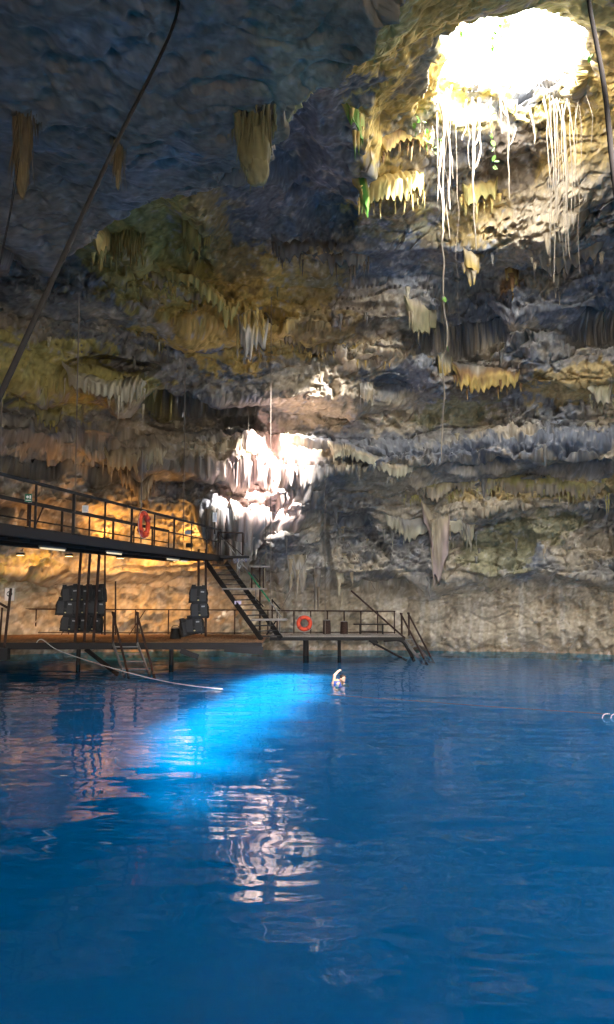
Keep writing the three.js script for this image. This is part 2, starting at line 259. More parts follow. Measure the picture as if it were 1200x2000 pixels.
// ---------------------------------------------------------------- naming helpers
const taken = new Map();
const numbered = (n) => { const k = taken.get(n) ?? 0; taken.set(n, k + 1); return k ? n + '_' + String(k).padStart(3, '0') : n; };
const add = (o, parent) => { parent.add(o); o.traverse((c) => { if (c.isMesh) { c.castShadow = c.receiveShadow = true; } }); return o; };
function obj(name, geos, mat, parent) {
  const list = [].concat(geos).map((g) => { const q = g.index ? g.toNonIndexed() : g; q.deleteAttribute('uv1'); return q; });
  const m = new THREE.Mesh(list.length > 1 ? mergeGeometries(list) : list[0], mat);
  m.name = parent ? name : numbered(name);
  return add(m, parent ?? scene);
}
function tag(o, label, category, group) { o.userData.label = label; o.userData.category = category; if (group) o.userData.group = group; return o; }
function thing(name, label, category, p, group) { const g = new THREE.Group(); g.name = numbered(name); g.position.copy(p); scene.add(g); return tag(g, label, category, group); }
function structure(o) { o.userData.kind = 'structure'; return o; }
const UPV = V(0, 1, 0);
// shapes are given in world metres and moved into their thing's own axes
function bar(a, b, w, h, o = V(0, 0, 0)) {
  const d = b.clone().sub(a), L = d.length(), g = new THREE.BoxGeometry(L, h, w), x = d.normalize(), up = Math.abs(x.y) > 0.98 ? V(0, 0, 1) : UPV, z = x.clone().cross(up).normalize(), y = z.clone().cross(x);
  return g.applyMatrix4(new THREE.Matrix4().makeBasis(x, y, z)).translate((a.x + b.x) / 2 - o.x, (a.y + b.y) / 2 - o.y, (a.z + b.z) / 2 - o.z);
}
function pipe(a, b, r, o = V(0, 0, 0), seg = 8, r2 = r) {
  const d = b.clone().sub(a), L = d.length(), g = new THREE.CylinderGeometry(r2, r, L, seg, 1);
  return g.applyQuaternion(new THREE.Quaternion().setFromUnitVectors(UPV, d.normalize())).translate((a.x + b.x) / 2 - o.x, (a.y + b.y) / 2 - o.y, (a.z + b.z) / 2 - o.z);
}
function tube(points, r, o = V(0, 0, 0), n = 40, seg = 6) { return new THREE.TubeGeometry(new THREE.CatmullRomCurve3(points.map((p) => p.clone().sub(o))), n, r, seg); }

// ---------------------------------------------------------------- the cave surface
const steps = (spans) => { const a = []; for (const [from, to, st] of spans) { const n = Math.max(1, Math.round((to - from) / st)); for (let i = 0; i < n; i++) a.push(from + (to - from) * i / n); } a.push(spans.at(-1)[1]); return a; };
const AZ = steps([[-180, -150, 2], [-150, -120, 0.6], [-120, -78, 0.3], [-78, 26, 0.13], [26, 60, 0.5], [60, 180, 2]]), EL = steps([[-25, -6, 1.2], [-6, 72, 0.145], [72, 82, 0.4], [82, 89.6, 2]]);
const NA = AZ.length, NE = EL.length, pos = new Float32Array(NA * NE * 3), col = new Float32Array(NA * NE * 3), uv = new Float32Array(NA * NE * 2), kind = new Uint8Array(NA * NE);
{
  const c = [0, 0, 0], d = V(0, 0, 0), prev = new Float32Array(NA);
  for (let j = 0; j < NE; j++) {
    const el = EL[j] * Math.PI / 180;
    for (let i = 0; i < NA; i++) {
      const az = AZ[i] * Math.PI / 180, k = j * NA + i;
      d.set(Math.sin(az) * Math.cos(el), Math.sin(el), -Math.cos(az) * Math.cos(el));
      const t = march(C0, d), x = C0.x + d.x * t, y = C0.y + d.y * t, z = C0.z + d.z * t, n = gradient(x, y, z), [lipd, hole, well] = plans(x, z);
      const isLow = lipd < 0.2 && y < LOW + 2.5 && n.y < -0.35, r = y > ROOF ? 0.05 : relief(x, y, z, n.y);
      const droop = Math.max(0, r) * 0.35 * (n.y > -0.5 ? 1 : 0);
      const x1 = x + n.x * r, y1 = y + n.y * r - droop, z1 = z + n.z * r, f = y > ROOF ? 0 : grain(x1, y1, z1, n.y);
      pos[k * 3] = x1 + n.x * f; pos[k * 3 + 1] = y1 + n.y * f; pos[k * 3 + 2] = z1 + n.z * f;
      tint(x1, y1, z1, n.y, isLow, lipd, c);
      col[k * 3] = c[0]; col[k * 3 + 1] = c[1]; col[k * 3 + 2] = c[2];
      uv[k * 2] = az * 22 / 2.5; uv[k * 2 + 1] = el * 22 / 2.5;
      kind[k] = y > ROOF || FILL_MOUTH(x, y, z) ? 9 : n.y < -0.55 ? (isLow ? 2 : 1) : 0;
    }
  }
}
console.log('rock vertices', NA * NE);
const nrm = new Float32Array(NA * NE * 3);
{
  const g = new THREE.BufferGeometry(), idx = [[], [], []];
  const put = (a, b, c) => { const s = [kind[a], kind[b], kind[c]]; if (s.includes(9)) return; idx[s[0] === s[1] || s[0] === s[2] ? s[0] : s[1] === s[2] ? s[1] : 0].push(a, b, c); };
  for (let j = 0; j < NE - 1; j++) for (let i = 0; i < NA - 1; i++) { const a = j * NA + i, b = a + 1, c = a + NA, e = c + 1; put(a, e, b); put(a, c, e); }
  g.setAttribute('position', new THREE.BufferAttribute(pos, 3));
  g.setIndex(new THREE.BufferAttribute(new Uint32Array([...[0, 1, 2].map((k) => idx[k])].reduce((n, a) => n + a.length, 0)), 1));
  let at = 0; for (const a of idx) { g.index.array.set(a, at); at += a.length; }
  g.computeVertexNormals(); nrm.set(g.attributes.normal.array);
  globalThis.__idx = idx;
}
function subMesh(list) {
  const map = new Map(), p = [], n = [], c = [], u = [], ix = new Uint32Array(list.length);
  list.forEach((k, q) => { let m = map.get(k); if (m === undefined) { m = map.size; map.set(k, m); p.push(pos[k * 3], pos[k * 3 + 1], pos[k * 3 + 2]); n.push(nrm[k * 3], nrm[k * 3 + 1], nrm[k * 3 + 2]); c.push(col[k * 3], col[k * 3 + 1], col[k * 3 + 2]); u.push(uv[k * 2], uv[k * 2 + 1]); } ix[q] = m; });
  const g = new THREE.BufferGeometry();
  for (const [name, a, w] of [['position', p, 3], ['normal', n, 3], ['color', c, 3], ['uv', u, 2]]) g.setAttribute(name, new THREE.BufferAttribute(new Float32Array(a), w));
  g.setIndex(new THREE.BufferAttribute(ix, 1));
  return g;
}
const idx = globalThis.__idx;
const caveWall = structure(add(new THREE.Mesh(subMesh(idx[0]), M.rock), scene)); caveWall.name = 'cave_wall';
tag(caveWall, 'layered limestone cave wall with ledges, ochre stains and dark hollows', 'cave wall');
const highCeiling = structure(add(new THREE.Mesh(subMesh(idx[1]), M.rock), scene)); highCeiling.name = 'cave_ceiling';
tag(highCeiling, 'high mossy cave ceiling with yellow glow painted round the bright opening', 'cave ceiling');
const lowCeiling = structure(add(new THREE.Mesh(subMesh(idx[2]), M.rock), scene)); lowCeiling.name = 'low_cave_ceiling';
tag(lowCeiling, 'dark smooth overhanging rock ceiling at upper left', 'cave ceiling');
delete globalThis.__idx;

// nearest point of the finished rock seen through a point of the photograph
function surface(px, py) {
  const p = onRock(px, py), n = gradient(p.x, p.y, p.z), r = relief(p.x, p.y, p.z, n.y) + 0.1;
  return { p: p.clone().addScaledVector(n, r), n };
}

// ---------------------------------------------------------------- dripstone
class Drips {                       // many tapering, knobbly drips joined into one body
  constructor() { this.p = []; this.c = []; this.i = []; }
  drip(x, y, z, h, r, c, c2, { seg = 7, rings = 9, sway = 0.06, sx = 1, sz = 1, blunt = 0 } = {}) {
    const base = this.p.length / 3, s0 = rr(0, 90), lx = rr(-sway, sway) * h, lz = rr(-sway, sway) * h;
    for (let j = 0; j <= rings; j++) {
      const t = j / rings, q = Math.pow(1 - t, blunt ? 0.45 : 0.75) * (0.85 + 0.35 * noise(s0, t * 4.5, 1.3)) * (j === 0 ? 1.25 : 1), rad = Math.max(r * q, j === rings ? 0.002 : 0.006);
      for (let i = 0; i < seg; i++) {
        const a = i / seg * 6.28318 + s0, f = 1 + 0.22 * Math.sin(i * 2.6 + s0 * 3) + 0.15 * noise(i * 1.7, t * 5, s0);
        this.p.push(x + lx * t * t + Math.cos(a) * rad * f * sx, y - h * t + (j === 0 ? r * 0.3 : 0), z + lz * t * t + Math.sin(a) * rad * f * sz);
        const k = ss(0.35, 0.9, t + 0.25 * noise(i * 0.9, t * 3, s0)), v = 0.85 + 0.4 * noise(i * 1.3 + s0, t * 7, 4.4);
        for (let w = 0; w < 3; w++) this.c.push(Math.max(0.015, lerp(c[w], c2[w], k) * v));
      }
    }
    for (let j = 0; j < rings; j++) for (let i = 0; i < seg; i++) { const a = base + j * seg + i, b = base + j * seg + (i + 1) % seg; this.i.push(a, b, a + seg, b, b + seg, a + seg); }
  }
  blob(x, y, z, rx, ry, rz, c, seed0) {
    const g = new THREE.SphereGeometry(1, 30, 18), P = g.attributes.position, base = this.p.length / 3;
    for (let k = 0; k < P.count; k++) {
      const a = P.getX(k), b = P.getY(k), e = P.getZ(k), f = 1 + 0.28 * fbm(a * 1.3 + seed0, b * 0.7, e * 1.3, 3) + 0.16 * ridge(a * 5, b * 0.5, e * 5 + seed0, 2), v = 0.85 + 0.4 * noise(a * 4 + seed0, b * 2.5, e * 4);
      this.p.push(x + a * rx * f, y + b * ry * f, z + e * rz * f);
      for (let w = 0; w < 3; w++) this.c.push(Math.max(0.015, c[w] * v));
    }
    for (const k of g.index.array) this.i.push(base + k);
  }
  mesh(name, parent, label) {
    const g = new THREE.BufferGeometry(), o = V(this.p[0], this.p[1], this.p[2]);
    g.setAttribute('position', new THREE.BufferAttribute(new Float32Array(this.p), 3)); g.setAttribute('color', new THREE.BufferAttribute(new Float32Array(this.c), 3)); g.setIndex(this.i); g.computeVertexNormals();
    const m = new THREE.Mesh(g, M.drip); m.name = name; if (label) m.userData.label = label;
    return add(m, parent);
  }
}
// a draped flowstone along a line of the photograph: a fluted sheet that bulges out of the wall and ends in uneven icicles; lengths in metres at its points
function curtain(line, { r, c, c2 = c, out = 0.5, lift = 0.9, label, n = 20, base, z, root = 0.7 }) {
  const S = line.map(([px, py, h]) => { if (z) return { p: atDepth(px, py, z), n: V(0.15, 0, 1).normalize(), h }; const q = surface(px, py); if (base) { const b = onRock(px, py); q.p = b.clone().addScaledVector(q.n, Math.max(1.5, q.p.distanceTo(b) * Math.sign(q.p.clone().sub(b).dot(q.n)))); } return { ...q, h }; }), s0 = line[0][0] * 0.37 + line[0][1] * 0.11;
  let W = 0; for (let i = 1; i < S.length; i++) W += Math.hypot(S[i].p.x - S[i - 1].p.x, S[i].p.y - S[i - 1].p.y, 0.5 * (S[i].p.z - S[i - 1].p.z));
  const nu = Math.max(30, Math.round(W / 0.03)), nv = 22, D = new Drips(), P = D.p, Cc = D.c;
  for (let a = 0; a <= nu; a++) {
    const t = a / nu * (S.length - 1), i = Math.min(Math.floor(t), S.length - 2), f = t - i, A = S[i], B = S[i + 1], p = A.p.clone().lerp(B.p, f), nn = A.n.clone().lerp(B.n, f); nn.y = 0; nn.normalize();
    const u = a / nu * W, end = ss(0, 0.12, a / nu) * ss(1, 0.88, a / nu);
    const c0 = [0, 0, 0]; tint(p.x, p.y + lift, p.z, 0, false, 9, c0);
    const flute = 0.6 * (0.5 + 0.5 * Math.sin(u / r * 1.9 + 2.2 * noise(u * 1.7, s0, 0.5))) + 0.5 * ridge(u / r * 0.33, s0, 2.2, 2), big = noise(u * 1.1, s0, 5.5);
    const L = (lerp(A.h, B.h, f) + lift) * (0.58 + 0.3 * big + 0.24 * Math.max(0, flute) * (0.4 + 1.2 * Math.abs(noise(u * 3.1, s0, 8.5)))) * (0.35 + 0.65 * end), bulge = out * (0.75 + 0.5 * big) * (0.25 + 0.75 * end);
    for (let b = 0; b <= nv; b++) {
      const back = b > nv - 4, v = back ? 1 - (b - nv + 4) * 0.16 : b / (nv - 4), w = Math.pow(Math.min(1, v * 1.7), 0.55);
      let o = -root + (bulge + root) * w - 0.25 * bulge * ss(0.45, 1, v) + flute * r * 0.75 * ss(0.1, 0.6, v) * (1 - 0.5 * ss(0.7, 1, v)) + 0.05 * noise(u * 5, v * L * 2.2, s0);
      if (back) o -= 0.07 + 0.09 * (b - nv + 4);
      const dx = 0.05 * noise(u * 1.5, v * L * 1.2, s0 + 4);
      P.push(p.x + nn.x * o - nn.z * dx, p.y + lift - v * L, p.z + nn.z * o + nn.x * dx);
      const m = ss(0.4, 0.85, v + 0.35 * noise(u * 2.2, v * 3, s0 + 9)), k = 0.82 + 0.35 * noise(u * 6, v * L * 2, s0) + 0.2 * noise(u * 1.2, v * L * 0.8, s0 + 2);
      const rk = ss(0.15, 0.5, v + 0.3 * noise(u * 1.6, v * 2, s0 + 5)); for (let q = 0; q < 3; q++) Cc.push(Math.max(0.015, lerp(c0[q], lerp(c[q], c2[q], m), rk) * k));
    }
  }
  for (let a = 0; a < nu; a++) for (let b = 0; b < nv; b++) { const q = a * (nv + 1) + b; D.i.push(q, q + 1, q + nv + 1, q + 1, q + nv + 2, q + nv + 1); }
  for (let k = 0; k < n; k++) {
    const t = rnd() * (S.length - 1), i = Math.min(Math.floor(t), S.length - 2), f = t - i, A = S[i], B = S[i + 1], p = A.p.clone().lerp(B.p, f), nn = A.n, h = lerp(A.h, B.h, f), y = p.y - h * rr(0, 0.45), o = out * rr(0.05, 0.9);
    D.drip(p.x + nn.x * o, y, p.z + nn.z * o, h * rr(0.25, 0.65), r * rr(0.5, 0.95), c, c2, { rings: 8 });
  }
  return D.mesh('flowstone', caveWall, label);
}
const { ochre, moss, beige, white, brown, grey, olive, green, rust, pink } = K;
const pale = [0.62, 0.56, 0.4], straw = K.straw;
curtain([[-60, 690, 2.2], [-10, 692, 2.4], [30, 702, 2.6], [70, 722, 2.3], [100, 732, 1.3], [130, 733, 1.6]], { n: 14, r: 0.1, c: moss, c2: straw, out: 0.3, lift: 0.7, z: 33.6, root: 2.8, label: 'moss yellow dripstone shelf above the left walkway' });
curtain([[120, 728, 1.5], [150, 735, 1.2], [180, 742, 0.8], [205, 752, 1.0], [228, 748, 1.7], [250, 740, 2.2], [270, 742, 2.3], [286, 765, 1.6]], { n: 18, r: 0.085, c: pale, c2: pale, out: 0.4, lift: 0.75, z: 33.2, root: 2.8, label: 'smooth pale flowstone tongue with a comb of icicle drips' });
curtain([[60, 800, 1.1], [90, 815, 1.3], [120, 830, 1.0]], { n: 8, r: 0.09, c: straw, c2: olive, out: 0.5 });
curtain([[205, 870, 1.1], [245, 880, 1.4], [300, 890, 1.5], [325, 905, 1.2]], { n: 13, r: 0.08, c: beige, c2: pale, out: 0.5 });
curtain([[230, 920, 0.9], [270, 925, 1.1], [310, 915, 1.3]], { n: 7, r: 0.09, c: brown, c2: beige, out: 0.4 });
curtain([[464, 628, 1.7], [478, 610, 2.4], [495, 603, 2.8], [510, 608, 2.7], [524, 632, 1.7]], { n: 16, r: 0.1, c: ochre, c2: white, out: 0.5, lift: 0.6, z: 32.3, root: 2.0, label: 'bulging ochre flowstone with white comb of drips' });
curtain([[300, 535, 1.0], [340, 545, 1.1], [380, 548, 0.9], [410, 562, 1.2], [440, 590, 1.6], [468, 612, 1.2]], { n: 16, r: 0.1, c: ochre, c2: straw, out: 0.3, lift: 0.8, z: 32.6, root: 2.0, label: 'bold ochre ledge descending towards the middle of the wall' });
curtain([[515, 625, 0.8], [560, 645, 0.7], [610, 668, 0.7], [660, 690, 0.8], [710, 700, 0.8], [760, 712, 0.6]], { n: 20, r: 0.07, c: ochre, c2: brown, out: 0.25, lift: 0.8, label: 'ochre ledge with short drips right of the bulging flowstone' });
curtain([[280, 545, 1.0], [320, 570, 1.1], [370, 595, 0.9], [400, 600, 0.6]], { n: 12, r: 0.1, c: straw, c2: beige, out: 0.5 });
curtain([[160, 470, 0.9], [210, 455, 1.6], [250, 450, 1.8], [290, 470, 1.5]], { n: 16, r: 0.11, c: moss, c2: ochre, out: 0.4 });
curtain([[352, 400, 2.2], [368, 388, 3.0], [385, 384, 3.6], [400, 392, 3.4], [412, 415, 2.2]], { n: 12, r: 0.14, c: ochre, c2: moss, out: 0.4, lift: 0.5, z: 31.6, root: 2.2, label: 'tall ochre dripstone column under the dark overhang' });
curtain([[520, 470, 1.0], [560, 480, 1.6], [620, 490, 1.3], [690, 500, 1.8], [720, 505, 1.0]], { n: 18, r: 0.09, c: brown, c2: grey, out: 0.3 });
curtain([[790, 600, 1.6], [815, 600, 2.4], [840, 620, 2.0], [860, 640, 1.6]], { n: 9, r: 0.12, c: beige, c2: olive, out: 0.5 });
curtain([[855, 720, 1.0], [870, 712, 1.5], [885, 722, 1.2]], { n: 4, r: 0.16, c: pale, c2: ochre, out: 0.6 });
curtain([[885, 735, 0.9], [930, 745, 1.1], [980, 740, 0.9], [1020, 750, 0.7]], { n: 17, r: 0.08, c: rust, c2: ochre, out: 0.4 });
curtain([[700, 770, 0.7], [715, 765, 1.0], [730, 772, 0.7]], { n: 4, r: 0.06, c: white, c2: beige, out: 0.35 });
curtain([[640, 905, 0.7], [680, 908, 0.6], [760, 915, 0.8], [820, 918, 0.7]], { n: 13, r: 0.055, c: beige, c2: pale, out: 0.3 });
curtain([[780, 945, 0.8], [850, 945, 0.9], [920, 950, 0.9], [990, 948, 1.0], [1060, 955, 1.0], [1130, 955, 1.1], [1200, 955, 1.2]], { n: 52, r: 0.06, c: straw, c2: beige, out: 0.3, label: 'long fringe of small ochre drips along the right ledge' });
curtain([[1140, 760, 0.9], [1170, 765, 1.0], [1200, 760, 1.1]], { n: 8, r: 0.08, c: olive, c2: pale, out: 0.4 });
curtain([[820, 1000, 1.6], [845, 1005, 4.0], [860, 1010, 3.4], [880, 1015, 1.4]], { n: 10, r: 0.13, c: beige, c2: pink, out: 0.5, label: 'long pinkish hanging dripstone above the right waterline' });
curtain([[745, 1010, 1.2], [800, 1020, 1.6], [900, 1020, 1.4], [930, 1040, 1.2]], { n: 18, r: 0.07, c: grey, c2: pale, out: 0.35 });
curtain([[560, 1090, 2.2], [580, 1085, 2.6], [600, 1100, 1.6]], { n: 6, r: 0.12, c: beige, c2: white, out: 0.3 });
curtain([[612, 1120, 2.0], [628, 1118, 2.2]], { n: 3, r: 0.14, c: brown, c2: grey, out: 0.4 });
curtain([[655, 1125, 1.3], [672, 1125, 1.5]], { n: 3, r: 0.14, c: beige, c2: pale, out: 0.4 });
curtain([[455, 1010, 0.5], [490, 1018, 0.5], [530, 1015, 0.6]], { n: 9, r: 0.1, c: pink, c2: white, out: 0.3 });
// under the opening
curtain([[672, 205, 1.2], [690, 200, 2.0], [708, 210, 1.4]], { n: 6, r: 0.13, c: ochre, c2: green, out: 0.2, label: 'green tipped dripstone left of the opening' });
curtain([[682, 290, 1.6], [695, 290, 1.9]], { n: 3, r: 0.12, c: ochre, c2: green, out: 0.3, label: 'bright green algae tipped drip below the first green tip' });
curtain([[725, 265, 0.7], [770, 262, 0.9], [820, 265, 0.9], [850, 270, 0.8]], { n: 16, r: 0.07, c: rust, c2: ochre, out: 0.2 });
curtain([[690, 345, 1.1], [740, 330, 1.5], [790, 325, 1.8], [825, 335, 1.4]], { n: 25, r: 0.075, c: ochre, c2: straw, out: 0.5, label: 'wide ochre comb of drips below the opening' });
curtain([[900, 380, 1.2], [930, 375, 1.8], [975, 385, 1.4]], { n: 12, r: 0.11, c: ochre, c2: straw, out: 0.4 });
curtain([[905, 490, 1.0], [922, 488, 1.7], [940, 495, 1.1]], { n: 4, r: 0.2, c: beige, c2: ochre, out: 0.5 });
curtain([[985, 540, 1.0], [1000, 535, 1.3], [1015, 545, 1.0]], { n: 4, r: 0.16, c: rust, c2: ochre, out: 0.4 });
curtain([[1030, 480, 1.0], [1080, 500, 1.3], [1130, 500, 1.2], [1190, 480, 1.0]], { n: 12, r: 0.11, c: beige, c2: grey, out: 0.3 });
curtain([[1085, 560, 0.9], [1095, 560, 1.1]], { n: 2, r: 0.11, c: grey, c2: pale, out: 0.4 });
// brush shaped stalactites under the low ceiling
function brush(px, py, py2, off, w, c, c2, label) {
  const D = new Drips(), hit = surface(px, py).p, dep = -hit.z - off, a = atDepth(px, py, dep), b = atDepth(px, py2, dep), H = a.y - b.y;
  for (let k = 0; k < 70; k++) { const an = rr(0, 6.283), q = Math.sqrt(rnd()), top = 1.7; D.drip(a.x + Math.cos(an) * q * w * 1.1, a.y + top, a.z + Math.sin(an) * q * w, top + H * (1.0 - 0.75 * Math.pow(q, 1.6)) * rr(0.7, 1.05), w * rr(0.22, 0.4), c, rnd() < 0.4 ? c : c2, { rings: 11, sway: 0.07 }); }
  for (let k = 0; k < 26; k++) { const an = rr(0, 6.283), q = w * rr(1.0, 2.1); D.drip(a.x + Math.cos(an) * q, a.y + 1.4, a.z + Math.sin(an) * q, 1.2 + H * rr(0.02, 0.3), w * rr(0.25, 0.5), [0.2, 0.18, 0.14], c, { rings: 9, sway: 0.04 }); }
  D.blob(a.x, a.y - H * 0.3, a.z, w * 1.05, H * 0.42, w * 0.95, c, px); D.blob(a.x + 0.2 * w, a.y - H * 0.62, a.z + 0.1 * w, w * 0.75, H * 0.3, w * 0.7, c2, px + 5);
  for (let k = 0; k < 9; k++) { const an = k * 0.7; D.blob(a.x + Math.cos(an) * w * 1.1, a.y + 0.75, a.z + Math.sin(an) * w * 1.1, w * 0.9, 0.4, w * 0.9, [0.18, 0.155, 0.12], k * 7.7 + px); }
  return D.mesh('stalactite', lowCeiling, label);
}
brush(498, 262, 372, 0.55, 0.33, [0.38, 0.32, 0.14], [0.42, 0.36, 0.17], 'large straw coloured brush shaped stalactite at the lip of the overhang');
brush(46, 235, 400, 0.35, 0.17, [0.25, 0.18, 0.1], [0.32, 0.23, 0.11], 'rust coloured brush shaped stalactite at far left');
brush(232, 285, 378, 0.3, 0.08, [0.28, 0.2, 0.1], [0.4, 0.3, 0.15], 'thin pale stalactite behind the slanting rope');

// stalactites under every ledge of the wall
{
  const cand = [];
  for (let k = 0; k < 14000; k++) {
    const i = Math.floor(rr(AZ.findIndex((a) => a > -78), AZ.findIndex((a) => a > 26))), j = Math.floor(rr(EL.findIndex((e) => e > 5), EL.findIndex((e) => e > 62))), q = j * NA + i;
    if (kind[q] === 9 || nrm[q * 3 + 1] > -0.62 || pos[q * 3 + 1] < 3) continue;
    const below = (j - 6) * NA + i;
    if (below < 0) continue;
    const isLow = kind[q] === 2;
    if (isLow && rnd() < 0.93) continue;
    if (fbm(pos[q * 3] * 0.5, pos[q * 3 + 1] * 0.5, pos[q * 3 + 2] * 0.5, 2) < -0.06) continue;
    cand.push({ x: pos[q * 3], y: pos[q * 3 + 1], z: pos[q * 3 + 2], c: [col[q * 3], col[q * 3 + 1], col[q * 3 + 2]], h: 0.18 + 0.95 * Math.pow(rnd(), 2.6), low: isLow });
  }
  cand.sort((a, b) => b.h - a.h);
  console.log('stalactites', cand.length);
  const variants = [];
  for (let k = 0; k < 10; k++) { const D = new Drips(); D.drip(0, 0.06, 0, 1, 0.13, [1, 1, 1], [1, 1, 1], { rings: 8 }); const m = D.mesh('x', new THREE.Group()); variants.push(m.geometry); }
  const tones = [olive, straw, beige, grey, pale, [0.16, 0.155, 0.15]].map((c) => std({ color: lin(...c), vertexColors: true, roughness: 0.85 }));
  cand.slice(0, 240).forEach((s, k) => {
    const lum = s.c[0] + s.c[1] + s.c[2], m = new THREE.Mesh(variants[k % 10], s.low ? tones[5] : s.c[0] > s.c[2] * 1.9 ? tones[k % 2] : lum > 0.8 ? tones[2 + 2 * (k % 2)] : tones[lum < 0.45 ? 5 : 3]);
    m.name = 'stalactite'; m.position.set(s.x, s.y, s.z); m.rotation.y = k; const w = (0.6 + 0.7 * rnd()) * Math.sqrt(s.h); m.scale.set(w, s.h, w);
    add(m, s.low ? lowCeiling : caveWall);
  });
  const D = new Drips();
  for (const s of cand.slice(240, 1700)) D.drip(s.x, s.y + 0.04, s.z, s.h, 0.07 * Math.sqrt(s.h) + 0.02, s.c, s.c.map((v) => v * 1.15), { seg: 5, rings: 5 });
  D.mesh('small_stalactites', caveWall).userData.kind = 'stuff';
}

// ---------------------------------------------------------------- water and its bed
{
  const xs = steps([[-32, -17, 3], [-17, 15, 0.075], [15, 32, 3]]), zs = [];
  for (let z = 54; z > -2; z -= 4) zs.push(z);
  for (let z = -2; z > -41;) { zs.push(z); z -= clamp(-z * 0.0062, 0.035, 0.16); }
  zs.push(-41, -46);
  const P = [], N = [], U = [], I = [], e = 0.02;
  const wave = (x, z) => {
    const a = 0.35 * noise(x * 0.3, 1.5, z * 0.3), wx = x + a, wz = z + 0.6 * a, calm = 0.55 + 0.6 * ss(-0.3, 0.3, noise(x * 0.11 + 3, 7.7, z * 0.11)) * ss(7, -3, x);
    return 0.75 * calm * (0.020 * noise(wx * 0.55, 0.2, wz * 1.3) + 0.010 * noise(wx * 1.1 + 7, 3.2, wz * 2.7) + 0.0036 * noise(wx * 2.6, 6.2, wz * 5.2) + 0.0008 * noise(wx * 7, 9.2, wz * 11));
  };
  for (const z of zs) for (const x of xs) {
    const h = wave(x, z), n = V(-(wave(x + e, z) - h) / e, 1, -(wave(x, z + e) - h) / e).normalize();
    P.push(x, h, z); N.push(n.x, n.y, n.z); U.push(x, z);
  }
  const nx = xs.length;
  for (let j = 0; j < zs.length - 1; j++) for (let i = 0; i < nx - 1; i++) { const a = j * nx + i, b = a + 1, c = a + nx, d = c + 1; I.push(a, b, c, b, d, c); }
  const g = new THREE.BufferGeometry();
  g.setAttribute('position', new THREE.BufferAttribute(new Float32Array(P), 3)); g.setAttribute('normal', new THREE.BufferAttribute(new Float32Array(N), 3)); g.setAttribute('uv', new THREE.BufferAttribute(new Float32Array(U), 2)); g.setIndex(new THREE.BufferAttribute(new Uint32Array(I), 1));
  const m = structure(add(new THREE.Mesh(g, new THREE.MeshPhysicalMaterial({ color: lin(0.002, 0.6, 0.93), roughness: 0.02, transmission: 1, thickness: 0, ior: 1.33, specularIntensity: 0.66 })), scene));
  m.name = 'water'; tag(m, 'clear deep blue cenote water with small ripples', 'water');
  const siltMaterial = new THREE.MeshPhysicalMaterial({ color: lin(0.28, 0.76, 0.82), roughness: 0.75, transmission: 0.86, thickness: 0, ior: 1.02, side: THREE.DoubleSide });
  for (const y of [-0.3, -0.8, -1.5, -2.4]) { const silt = add(new THREE.Mesh(new THREE.PlaneGeometry(64, 110).rotateX(-Math.PI / 2).translate(0, y, 9), siltMaterial), m); silt.name = 'suspended_silt'; silt.userData.kind = 'stuff'; }
  const sp = [], si = [], sc = [], sx = steps([[-40, 40, 0.8]]), sz = steps([[4.5, 75, 0.8]]);
  for (const z of sz) for (const x of sx) { const n = fbm(x * 0.4, 1.2, z * 0.4, 4), q = 0.24 * (1 + 0.8 * n); sp.push(x, -1.6 + 2.6 * ss(4.5, 9.5, z + 1.5 * n) + 0.5 * n, z); sc.push(q, q * 0.88, q * 0.72); }
  for (let j = 0; j < sz.length - 1; j++) for (let i = 0; i < sx.length - 1; i++) { const a = j * sx.length + i, b = a + 1, c = a + sx.length, d = c + 1; si.push(a, c, b, b, c, d); }
  const sg = new THREE.BufferGeometry(); sg.setAttribute('position', new THREE.BufferAttribute(new Float32Array(sp), 3)); sg.setAttribute('color', new THREE.BufferAttribute(new Float32Array(sc), 3)); sg.setIndex(si); sg.computeVertexNormals();
  const shore = structure(add(new THREE.Mesh(sg, std({ vertexColors: true, roughness: 1 })), scene)); shore.name = 'added_bounce_shore'; tag(shore, 'bare limestone shore added unseen behind the viewer to bounce warm light', 'shore');  // shore added out of view to bounce warm light into the cave
  const bp = [], bi = [], bx = steps([[-50, 50, 1]]), bz = steps([[-55, 70, 1]]);
  for (const z of bz) for (const x of bx) { const slope = lerp(-2.9, -4.4, ss(-38.5, -29, z)), deep = lerp(slope, -8, ss(-29, -9, z)); bp.push(x, deep - 0.09 * Math.max(0, x - 2) + 0.5 * fbm(x * 0.18, 2.2, z * 0.18, 3), z); }
  for (let j = 0; j < bz.length - 1; j++) for (let i = 0; i < bx.length - 1; i++) { const a = j * bx.length + i, b = a + 1, c = a + bx.length, d = c + 1; bi.push(a, c, b, b, c, d); }
  const q = new THREE.BufferGeometry(); q.setAttribute('position', new THREE.BufferAttribute(new Float32Array(bp), 3)); q.setIndex(bi); q.computeVertexNormals();
  const bed = structure(add(new THREE.Mesh(q, std({ color: lin(0.2, 0.2, 0.19), roughness: 1 })), scene));
  bed.name = 'pool_bed'; tag(bed, 'pale silt bed under the blue water', 'pool bed');
}

